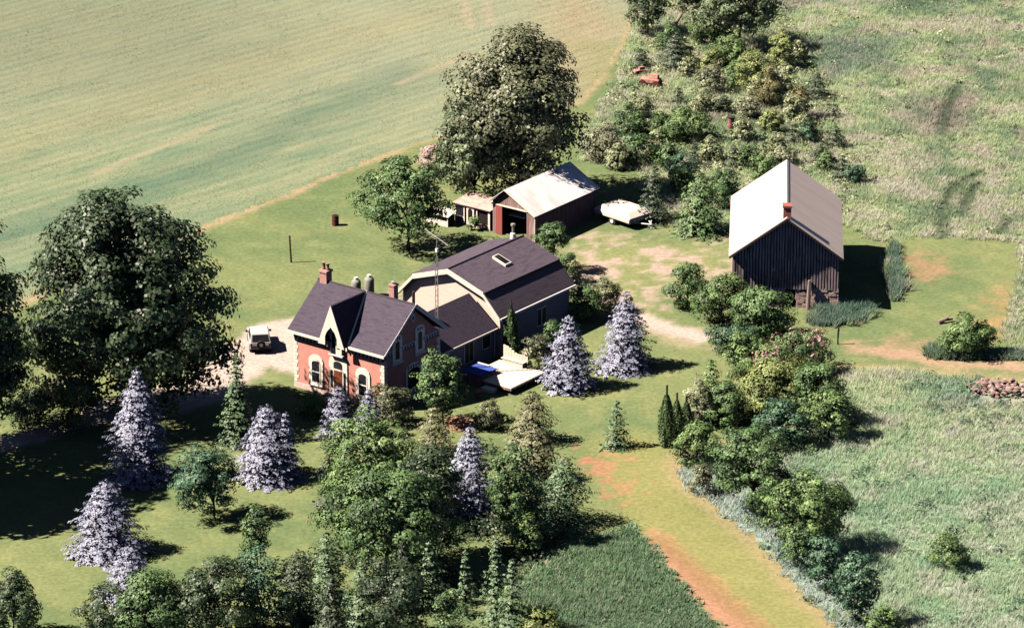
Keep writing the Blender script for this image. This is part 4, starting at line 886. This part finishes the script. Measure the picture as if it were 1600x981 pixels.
def stone_pile(poly, n, label, name, mt, smin, smax, seed):
    global rng; rng = np.random.RandomState(seed); pg = G(poly); c = np.mean(np.array(pg), 0); root = empty(name, (c[0], c[1], 0), 0, label, 'stone pile')
    x, y = scatter(pg, 60, -.3); k = 0
    for i in range(min(n, len(x))):
        s = rng.uniform(smin, smax); bm = bmesh.new(); bmesh.ops.create_icosphere(bm, subdivisions=1, radius=s)
        for v in bm.verts: v.co *= rng.uniform(.75, 1.15)
        bmesh.ops.scale(bm, vec=(1.2, .9, .65), verts=bm.verts); me = bpy.data.meshes.new('stone'); bm.to_mesh(me); bm.free(); me.materials.append(mt)
        o = link('stone', me, root, (x[i] - c[0], y[i] - c[1], s * .35 + (.32 if i % 2 == 0 else 0) * rng.uniform(.6, 1))); o.rotation_euler = (0, 0, rng.rand() * 6)
stone_pile([(1512, 604), (1530, 597), (1570, 600), (1640, 606), (1640, 618), (1600, 618), (1555, 622), (1520, 614)], 150, 'long heap of pinkish field stones at the edge of the lower meadow', 'stone_pile', M['rubble'], .15, .34, 3)
def leaning_log(p0, p1, z0, z1, r, label):
    a = P(*p0); b = P(*p1); root = empty('fallen_log', (a[0], a[1], 0), 0, label, 'log'); v = b - a
    MB().path([(0, 0, z0), (v[0] * .5, v[1] * .5, (z0 + z1) / 2 + .1), (v[0], v[1], z1)], [r, r * .8, r * .55], 8).build('trunk', M['log'], root); MB().path([(v[0] * .5, v[1] * .5, (z0 + z1) / 2 + .1), (v[0] * .5 + .5, v[1] * .5, (z0 + z1) / 2 + .6)], [r * .3, r * .12], 5).build('branch_stub', M['log'], root)
leaning_log((1052, 48), (1074, 34), .3, 1.8, .22, 'bleached fallen trunk leaning up among the trees at the top')
leaning_log((1466, 506), (1488, 502), .15, .22, .2, 'short dark log lying on the lawn beside the lone right bush')
leaning_log((752, 812), (786, 820), .5, .55, .12, 'pale weathered beam lying in the shade among the central trees')
def machinery(px, py, s, label, seed):
    rr = random.Random(seed); root = empty('old_machinery', P(px, py), rr.uniform(-.5, .5), label, 'machinery')
    MB().box(-1.1 * s, .9 * s, -.4 * s, .4 * s, .45 * s, .9 * s).build('frame', M['redmach'], root, bevel=.06 * s)
    MB().prism_x([(-.3 * s, .9 * s), (.35 * s, .9 * s), (.2 * s, 1.35 * s), (-.2 * s, 1.35 * s)], -.2 * s, .7 * s).build('hopper', M['redmach'], root)
    for sx in (-.8, .6): 
        for sy in (-.5, .5): MB().tube((sx * s, sy * s - .06, .4 * s), (sx * s, sy * s + .06, .4 * s), .4 * s, n=14).build('wheel', M['rust'], root)
    MB().tube((.9 * s, 0, .6 * s), (1.9 * s, 0, .35 * s), .06 * s, n=6).build('drawbar', M['redmach'], root)
machinery(1018, 136, 1.0, 'faded red farm implement abandoned in the scrub', 1)
machinery(1000, 117, .6, 'smaller pinkish implement beside the faded red one in the scrub', 2)
root = empty('rusty_drum', P(1142, 203), 0, 'leaning pinkish brown drum with dark top in the scrub', 'barrel')
MB().lathe([(.32, 0), (.34, .35), (.36, .4), (.33, .8), (.34, 1.2)], n=14).build('drum', mat('pink_rust', (.34, .17, .16), (.24, .12, .11)), root); MB().lathe([(.36, 1.2), (.4, 1.32), (.1, 1.4)], n=14).build('lid', M['edge'], root)

# ------------------------------------------------------------------ trees
B = broadleaf
B('maple_tree', 203, 300, 662, 330, 232, 655, L_['bigmaple'], 'huge dark maple left of the brick house, taller than everything near it', leaf=.40, lob=.16, seed=1, ryf=.72, dens=1.0, inner=.4, cf=.85, pear=.34)
B('maple_tree', 810, 50, 300, 208, 812, 312, L_['warmmaple'], 'big olive green maple behind the metal roofed shed', leaf=.38, lob=.26, seed=2, dens=.9, cf=.7, inner=.35)
B('maple_tree', 738, 172, 304, 118, 742, 326, L_['maple'], 'medium maple at the left foot of the big olive maple', leaf=.32, seed=3, cf=.65, inner=.35)
B('apple_tree', 632, 248, 374, 128, 638, 390, L_['mid'], 'rounded green tree with visible trunk on the back lawn left of the coop', leaf=.28, seed=4)
B('maple_tree', -48, 380, 665, 184, -54, 705, L_['bigmaple'], 'dark tree cut off by the left edge of the picture', leaf=.40, seed=5, cf=1.0, inner=.4)
B('maple_tree', -190, 410, 760, 330, -190, 790, L_['bigmaple'], 'tall maple beyond the left edge that shades the lower left lawn', leaf=.8, seed=6, dens=1.0, cf=1.0, inner=.5)
B('locust_tree', 320, 697, 797, 112, 335, 812, L_['teal'], 'small round teal green tree on a thin trunk in the front lawn', leaf=.2, lob=.15, seed=7, inner=.4)
B('ash_tree', 592, 652, 795, 150, 594, 815, L_['fresh'], 'broad light green tree directly in front of the brick house', leaf=.24, lob=.3, seed=8)
B('ash_tree', 606, 728, 885, 196, 605, 905, L_['mid'], 'wide mid green tree in the foreground below the brick house', leaf=.26, seed=9)
B('ash_tree', 692, 556, 645, 78, 692, 662, L_['mid'], 'leafy tree standing against the dark gable end of the brick house', leaf=.24, seed=10, lob=.35)
B('ash_tree', 1152, -45, 58, 128, 1155, 75, L_['maple'], 'large dark tree at the top edge right of the fallen trunk', leaf=.32, seed=11)
B('ash_tree', 1010, -30, 42, 66, 1012, 55, L_['maple'], 'smaller dark tree at the top edge left of the fallen trunk', leaf=.3, seed=12)
B('ash_tree', 1085, -50, 28, 70, 1085, 42, L_['warmmaple'], 'olive tree at the top edge directly behind the fallen trunk', leaf=.3, seed=13)
B('ash_tree', 1172, 668, 790, 120, 1175, 800, L_['mid'], 'spreading tree in the hedge row right of the thujas', leaf=.24, seed=14, lob=.4)
B('ash_tree', 1262, 738, 850, 130, 1265, 865, L_['fresh'], 'rounded light green tree midway down the lower hedge row', leaf=.24, seed=15, lob=.35)
B('young_tree', 400, 800, 880, 46, 402, 905, L_['mid'], 'slim young tree rising above the bushes at the lower left', leaf=.2, seed=16, lob=.4, inner=.4)
B('young_tree', 1334, 862, 965, 66, 1336, 975, L_['teal'], 'blue green tree near the bottom end of the hedge row', leaf=.22, seed=17, lob=.35)
B('young_tree', 862, 345, 395, 52, 865, 425, L_['mid'], 'small leafy tree between the gambrel roof and the shed doorway', leaf=.22, seed=18)

B('ash_tree', 668, 690, 850, 100, 672, 875, L_['bigmaple'], 'dark tree squeezed between the wide foreground tree and enclosed blue spruce', leaf=.26, seed=19)
B('ash_tree', 800, 690, 830, 74, 800, 850, L_['mid'], 'dark green tree right behind the pale beam', leaf=.24, seed=21)
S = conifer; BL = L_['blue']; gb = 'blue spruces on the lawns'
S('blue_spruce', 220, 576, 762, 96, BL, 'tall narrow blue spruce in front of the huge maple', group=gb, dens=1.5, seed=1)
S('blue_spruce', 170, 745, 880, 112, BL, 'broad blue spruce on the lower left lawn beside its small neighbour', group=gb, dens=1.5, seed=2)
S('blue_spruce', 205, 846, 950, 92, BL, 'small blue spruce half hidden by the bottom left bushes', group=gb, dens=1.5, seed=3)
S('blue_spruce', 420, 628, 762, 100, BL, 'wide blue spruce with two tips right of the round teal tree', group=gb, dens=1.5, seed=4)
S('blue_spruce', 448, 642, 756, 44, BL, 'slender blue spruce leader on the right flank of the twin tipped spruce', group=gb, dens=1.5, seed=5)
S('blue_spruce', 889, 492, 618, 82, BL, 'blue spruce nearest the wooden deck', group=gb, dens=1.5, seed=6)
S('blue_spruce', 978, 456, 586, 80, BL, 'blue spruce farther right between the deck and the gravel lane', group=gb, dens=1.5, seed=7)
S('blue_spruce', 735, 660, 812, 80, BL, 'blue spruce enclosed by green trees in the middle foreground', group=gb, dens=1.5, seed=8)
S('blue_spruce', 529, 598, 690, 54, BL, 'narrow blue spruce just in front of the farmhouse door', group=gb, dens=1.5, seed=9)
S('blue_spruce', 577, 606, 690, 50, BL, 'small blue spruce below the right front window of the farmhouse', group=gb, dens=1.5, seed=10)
sp = L_['spruce']; ds = L_['darkspruce']; op = L_['olivepine']
S('green_spruce', 372, 552, 702, 62, sp, 'narrow green spruce in the shade of the huge maple', seed=20, dens=1.6)
S('green_spruce', 515, 648, 795, 48, ds, 'slim dark drooping spruce left of the light green front tree', seed=21, gaps=.25, ragged=.3)
S('green_spruce', 1022, 254, 354, 60, ds, 'dark spruce right behind the white tarped trailer', seed=22, ragged=.25)
S('green_spruce', 1094, 272, 376, 90, L_['mid'], 'broad drooping yellow green conifer beside the barn roof', seed=23, leaf=.26, gaps=.15, ragged=.25, conv=.6)
S('green_spruce', 963, 625, 706, 52, sp, 'small cone shaped spruce alone on the side lawn', seed=24, conv=.7)
S('pine_tree', 832, 610, 702, 82, op, 'bushy olive pine at the top of the central tree group', 'pine', seed=25, conv=.45, leaf=.24, ragged=.25)
S('pine_tree', 838, 668, 765, 92, op, 'bushy olive pine right of the enclosed blue spruce', 'pine', seed=26, conv=.45, leaf=.24, ragged=.25)
S('hemlock_tree', 882, 706, 832, 96, sp, 'feathery green hemlock at the right side of the central group', 'hemlock', seed=27, conv=.55, gaps=.15, ragged=.3, leaf=.2)
S('hemlock_tree', 838, 735, 850, 84, sp, 'feathery green hemlock in front of the olive pines', 'hemlock', seed=28, conv=.55, gaps=.15, ragged=.3, leaf=.2)
S('pine_tree', 680, 632, 722, 72, op, 'olive pine between the farmhouse gable and the enclosed blue spruce', 'pine', seed=29, conv=.55, leaf=.22, ragged=.25)
S('green_spruce', 728, 856, 968, 38, sp, 'slim spruce at the bottom above the small lawn gap', seed=30)
S('green_spruce', 775, 832, 998, 56, sp, 'taller spruce right of the slim one at the bottom', seed=31, ragged=.25)
S('green_spruce', 672, 842, 955, 62, sp, 'spruce in the bottom thicket left of the slim one', seed=32, ragged=.25)
S('green_spruce', 566, 868, 1000, 80, sp, 'dark green spruce in the bottom thicket below the wide foreground tree', seed=33, ragged=.3)
S('green_spruce', 468, 852, 980, 84, ds, 'dark spruce at the left end of the bottom thicket', seed=34, ragged=.3, conv=.6)
S('green_spruce', 1110, 560, 664, 64, L_['fresh'], 'yellow tipped spruce at the left side of the blossoming thicket', seed=35, leaf=.22, conv=.6)
S('green_spruce', 512, 828, 950, 78, sp, 'broad pointed spruce at the left foot of the wide foreground tree', seed=36, dens=1.3, ragged=.25)
S('green_spruce', 520, 892, 1030, 80, ds, 'dark spruce at the bottom edge in front of the broad pointed one', seed=37, dens=1.3, ragged=.25)
S('green_spruce', 630, 838, 960, 66, ds, 'dark pointed spruce in the bottom thicket under the wide foreground tree', seed=38, dens=1.3, ragged=.25)
S('green_spruce', 800, 868, 1010, 60, sp, 'green spruce left of the yellow green bottom bush', seed=39, dens=1.3, ragged=.25)
gs = 'young spruces in the scrub behind the barn'
for i, (cx, yt, yb_, w, lb) in enumerate([(1057, 52, 112, 56, 'widest dark spruce in the scrub below the top trees'), (1001, 76, 110, 32, 'dark young spruce above the red implement'), (1059, 138, 165, 24, 'tiny dark spruce in the scrub below the widest one'),
        (1277, 118, 160, 40, 'dark spruce at the right rim of the scrub'), (1302, 160, 188, 26, 'small spruce just right of and below the one on the scrub rim'), (1192, 208, 236, 20, 'tiny spruce midway in the scrub behind the barn ridge'),
        (1085, 226, 264, 30, 'young spruce above the broad drooping conifer'), (1238, 194, 228, 26, 'small spruce in the scrub above the barn peak'), (1306, 200, 234, 32, 'young spruce right of the barn peak'),
        (1146, 230, 266, 28, 'young spruce left of the barn peak'), (1282, 218, 262, 36, 'young spruce behind the right barn roof slope'), (1316, 246, 284, 30, 'young spruce touching the far right corner of the barn roof')]):
    S('young_spruce', cx, yt - 3, yb_ + 2, w * 1.25, ds, lb, group=gs, seed=50 + i, leaf=.22, dens=1.4, ragged=.2)
gt = 'columnar thujas beside the side lawn'
thuja(1041, 602, 700, 26, 'tallest thuja column, leftmost of three', gt, 1); thuja(1057, 614, 690, 22, 'middle thuja column of three', gt, 2); thuja(1072, 620, 676, 20, 'shortest thuja column, rightmost of three', gt, 3)
thuja(799, 470, 560, 26, 'slim green cedar standing behind the deck screen', None, 4)

H = shrub; fr = L_['fresh']; ye = L_['yellow']; mi = L_['mid']; te = L_['teal']; pa = L_['pale']; wm = L_['warmmaple']; big = L_['bigmaple']
pk = (L_['pink'], .5); wb = (L_['whitebloom'], .3)
for i, a in enumerate([
    ('shrub', 62, 600, 678, 112, big, 'dark spreading bush below the left edge tree'),
    ('flowering_shrub', 105, 592, 636, 50, pa, 'pink flowering bush between the left edge tree and the huge maple', pk),
    ('shrub', 491, 612, 656, 52, fr, 'bright green bush at the left front corner of the farmhouse'),
    ('shrub', 605, 600, 668, 70, wm, 'dark olive bush under the right front window of the farmhouse'),
    ('shrub', 765, 622, 676, 40, wm, 'round olive bush on the lawn below the deck'),
    ('shrub', 818, 808, 872, 70, fr, 'yellow green bush at the foot of the hemlocks'),
    ('shrub', 838, 945, 1010, 92, ye, 'yellow green bush at the bottom edge beside the weedy field'),
    ('shrub', 22, 890, 1000, 84, big, 'dark bush in the bottom left corner'),
    ('shrub', 170, 905, 1020, 96, big, 'bush at the bottom edge just right of the corner lawn'),
    ('shrub', 240, 885, 1020, 118, mi, 'bush covering the foot of the small blue spruce'),
    ('shrub', 335, 868, 1015, 112, big, 'rounded green bush at the bottom below the slim young tree'),
    ('shrub', 412, 872, 1000, 96, te, 'blue green bush between the slim young tree and dark spruce'),
    ('shrub', 622, 872, 1010, 104, big, 'dense bush at the bottom middle of the thicket'),
    ('shrub', 700, 925, 1020, 50, mi, 'low bush left of the small lawn gap at the bottom'),
    ('shrub', 1074, 410, 484, 66, mi, 'dark green bush farthest left in front of the barn'),
    ('shrub', 1128, 428, 515, 96, fr, 'bright green bush in the middle of the group before the barn'),
    ('shrub', 1190, 438, 535, 100, mi, 'big dark bush touching the barn front'),
    ('shrub', 1150, 500, 560, 70, te, 'blue green bush below the bright one before the barn'),
    ('shrub', 1170, 524, 592, 82, fr, 'light green bush above the blossoming thicket'),
    ('lilac_bush', 1250, 512, 590, 92, mi, 'lilac bush with pink blossom below the barn doorway', pk),
    ('lilac_bush', 1215, 540, 600, 80, fr, 'pink dusted bush left of and below the lilac', pk),
    ('shrub', 1208, 556, 665, 120, ye, 'large yellow green bush in the centre of the thicket'),
    ('shrub', 1275, 560, 670, 84, mi, 'dark bush on the right flank of the yellow green one'),
    ('shrub', 1295, 606, 694, 86, fr, 'bright bush at the lower right corner of the thicket'),
    ('shrub', 1216, 622, 706, 90, te, 'low blue green bush at the foot of the yellow green one'),
    ('shrub', 1090, 600, 668, 50, pa, 'pale grey green bush behind the thujas'),
    ('shrub', 1132, 590, 672, 60, mi, 'green bush between the yellow tipped spruce and yellow green bush'),
    ('shrub', 1090, 660, 732, 74, fr, 'light green bush directly right of the thuja feet'),
    ('shrub', 1097, 722, 776, 40, wm, 'small olive bush on the lawn side of the spreading hedge tree'),
    ('shrub', 1215, 735, 812, 60, pa, 'pale bush left of the rounded hedge tree'),
    ('shrub', 1246, 818, 892, 54, mi, 'dark bush under the rounded light green hedge tree'),
    ('shrub', 1290, 832, 930, 62, te, 'feathery blue green bush above the bottom hedge tree'),
    ('shrub', 1378, 945, 1010, 66, fr, 'yellowish bush at the very bottom of the hedge row'),
    ('shrub', 1513, 490, 564, 84, fr, 'lone round bush standing on the right lawn'),
    ('shrub', 1484, 830, 892, 58, fr, 'lone small bush in the lower right meadow'),
    ('shrub', 842, 520, 584, 56, wm, 'olive bush against the gambrel building behind the deck'),
    ('shrub', 915, 440, 505, 60, mi, 'dark bush at the rear corner of the gambrel building'),
    ('shrub', 885, 395, 445, 42, mi, 'green bush close behind the gambrel roof'),
    ('shrub', 945, 430, 492, 48, wm, 'dark bush behind the two lawn spruces'),
    ('shrub', 868, 500, 560, 40, mi, 'green bush between the gambrel wall and nearest blue spruce'),
    ('blossom_bush', 674, 226, 276, 42, L_['whitebloom'], 'pale pink white blossoming bush at the crop edge'),
    ('shrub', 1064, 168, 228, 90, fr, 'wide round green bush in the middle of the scrub'),
    ('shrub', 985, 165, 225, 60, mi, 'green bush in the scrub right of the big olive maple'),
    ('shrub', 942, 196, 256, 56, pa, 'pale bush between the big olive maple and the scrub'),
    ('shrub', 995, 205, 262, 62, mi, 'green bush above the dark spruce behind the trailer'),
    ('shrub', 1129, 150, 181, 26, ds, 'small round dark bush above the leaning drum'),
    ('poplar_sapling', 1090, 28, 75, 34, fr, 'light sapling right of the fallen trunk'),
    ('poplar_sapling', 1142, 58, 116, 62, fr, 'light green saplings below the large top tree'),
    ('poplar_sapling', 1221, 48, 112, 48, ye, 'tall yellow green saplings at the right of the scrub'),
    ('poplar_sapling', 1180, 75, 150, 58, ye, 'yellow green saplings in the upper scrub centre'),
    ('shrub', 1250, 138, 190, 34, L_['brown'], 'brownish green bush left of the rim spruce'),
    ('shrub', 1202, 108, 172, 50, L_['brown'], 'brownish bush in the centre of the upper scrub'),
    ('shrub', 1170, 150, 190, 40, pa, 'pale low bush right of the leaning drum'),
    ('shrub', 1110, 105, 150, 44, pa, 'pale bush left of the upper saplings'),
    ('shrub', 1062, 240, 290, 50, te, 'blue green bush between the two conifers near the barn'),
    ('shrub', 1130, 262, 312, 48, mi, 'green bush touching the left barn eave'),
    ('shrub', 1222, 226, 262, 44, pa, 'pale bush right behind the barn peak'),
    ('shrub', 1190, 240, 285, 44, fr, 'light bush behind the left barn roof slope'),
    ('shrub', 1335, 255, 290, 36, te, 'bluish bush at the far right barn corner'),
    ('shrub', 1262, 190, 225, 34, te, 'blue green bush above the right barn roof'),
    ('shrub', 742, 338, 362, 20, mi, 'small dark bush in front of the old coop doors') ]):
    ex = a[7] if len(a) > 7 else None; cat = {'lilac_bush': 'lilac', 'poplar_sapling': 'saplings', 'blossom_bush': 'flowering bush', 'flowering_shrub': 'flowering bush'}.get(a[0], 'bush')
    H(a[0], *a[1:6], a[6], cat, leaf=.22 if a[4] > 60 else .18, seed=i, extra=ex)

SB = 'bushes filling the scrub behind the barn'; sg = L_['scrub']
for i, (cx, yt, yb_, w, mt_, lb) in enumerate([(1045, 40, 85, 50, mi, 'rounded bush just below the fallen trunk at the top'),
        (1125, 30, 70, 50, mi, 'dark bush at the foot of the large top tree'),
        (1112, 75, 118, 46, ye, 'yellow green bush left of the light saplings'),
        (1150, 95, 140, 50, fr, 'light bush directly below the light saplings'),
        (1186, 120, 165, 46, sg, 'pale green bush below the upper yellow saplings'),
        (1225, 100, 150, 44, sg, 'pale green bush below the tall saplings on the right of the scrub'),
        (1240, 150, 196, 40, sg, 'pale bush between the brownish bush and the barn peak'),
        (1098, 140, 180, 44, sg, 'pale bush left of the small round dark bush'),
        (1160, 185, 225, 44, sg, 'pale bush just right of the leaning drum'),
        (1205, 170, 212, 44, ye, 'yellow green bush above the tiny spruce midway in the scrub'),
        (1255, 175, 215, 40, sg, 'pale bush left of the small spruce on the scrub rim'),
        (1040, 180, 225, 50, fr, 'light bush overlapping the left of the wide round green one'),
        (1000, 150, 190, 46, sg, 'pale bush below the abandoned red implement'),
        (965, 225, 268, 50, sg, 'pale bush at the lower left end of the scrub'),
        (1045, 225, 268, 50, mi, 'green bush above the dark spruce behind the trailer, right side'),
        (1110, 215, 255, 44, sg, 'pale bush beside the young spruce above the broad conifer'),
        (1170, 225, 262, 40, mi, 'green bush below the tiny midway spruce'),
        (1215, 205, 245, 40, sg, 'pale bush directly above the barn peak'),
        (1065, 262, 305, 40, mi, 'green bush squeezed between the dark spruce and broad conifer'),
        (1290, 235, 270, 36, fr, 'light bush behind the middle of the right barn roof edge'),
        (1130, 290, 330, 30, mi, 'narrow green bush against the left barn roof edge'),
        (1025, 205, 250, 44, sg, 'pale bush in the lower middle of the scrub'),
        (1248, 62, 100, 36, sg, 'pale bush at the outer right of the tall saplings'),
        (1075, 90, 125, 36, sg, 'pale bush below the widest dark spruce')]):
    H('scrub_bush', cx, yt, yb_, w * .85, mt_, lb, 'bush', SB, leaf=.22, seed=100 + i)
# low brambles and weeds nobody could count, between the scrub bushes
rng = np.random.RandomState(99)
def undergrowth(name, poly, dens, r0, r1, mt, label, per=34, leaf=.2):
    x, y = scatter(poly, dens, .6); n = len(x); keep = fbm(x, y, 4, 131) > .42; x, y = x[keep], y[keep]; n = len(x)
    r = rng.uniform(r0, r1, n); hh = r * rng.uniform(.6, 1.1, n); ii = np.repeat(np.arange(n), per); m = len(ii); u = unit(m); u[:, 2] = np.abs(u[:, 2])
    pos = np.stack([x[ii] + u[:, 0] * r[ii], y[ii] + u[:, 1] * r[ii], u[:, 2] * hh[ii] + .03], -1); nrm = u + rng.normal(0, .4, (m, 3)) + np.array([0, 0, .3])
    V, F = cards(pos, nrm, leaf * rng.uniform(.7, 1.4, m)); t = np.clip(rng.rand(n)[ii] * .6 + rng.rand(m) * .4, 0, 1)
    o = link(name, tri_mesh(name, V, F, tint=np.repeat(t, 4), material=mt, n=4)); tag(o, label, kind='stuff')
SCRUB = G([(925, 180), (960, 130), (985, 60), (1005, -5), (1230, -5), (1250, 60), (1300, 120), (1345, 240), (1345, 330), (1200, 330), (1145, 340), (1045, 345), (1000, 300), (995, 270), (915, 250)])
undergrowth('scrub_undergrowth', SCRUB, .5, .3, .8, sg, 'pale brambles and weeds between the bushes of the scrub', 46, .22)
undergrowth('scrub_undergrowth', SCRUB, .2, .3, .8, fr, 'light green brambles scattered through the scrub', 46, .2)
undergrowth('meadow_weeds', MEADOW_S, .16, .3, .8, te, 'darker weed clumps scattered in the lower meadow', 40, .2)
undergrowth('meadow_weeds', MEADOW_N, .08, .3, .7, pa, 'leafy weed clumps scattered in the far meadow', 36, .22)

THICK = G([(500, 730), (560, 700), (640, 690), (760, 690), (870, 740), (925, 800), (900, 850), (830, 885), (770, 930), (700, 935), (640, 965), (560, 1000), (420, 1005), (150, 1005), (220, 925), (330, 905), (430, 880), (500, 850)])
undergrowth('thicket_undergrowth', THICK, 1.1, .5, 1.1, big, 'ground bushes filling the central thicket, leaves coloured dark for its shade', 50, .22)  # dark leaf colour stands in for the deep shade between the crowns
HEDGE = G([(1085, 640), (1120, 590), (1150, 540), (1200, 500), (1240, 520), (1300, 560), (1325, 620), (1310, 690), (1240, 720), (1200, 800), (1260, 830), (1320, 850), (1370, 960), (1400, 1000), (1330, 1000), (1230, 890), (1150, 790), (1075, 740)])
undergrowth('hedge_undergrowth', HEDGE, .4, .35, .8, fr, 'light green brambles between the bushes of the long hedge', 46, .2)
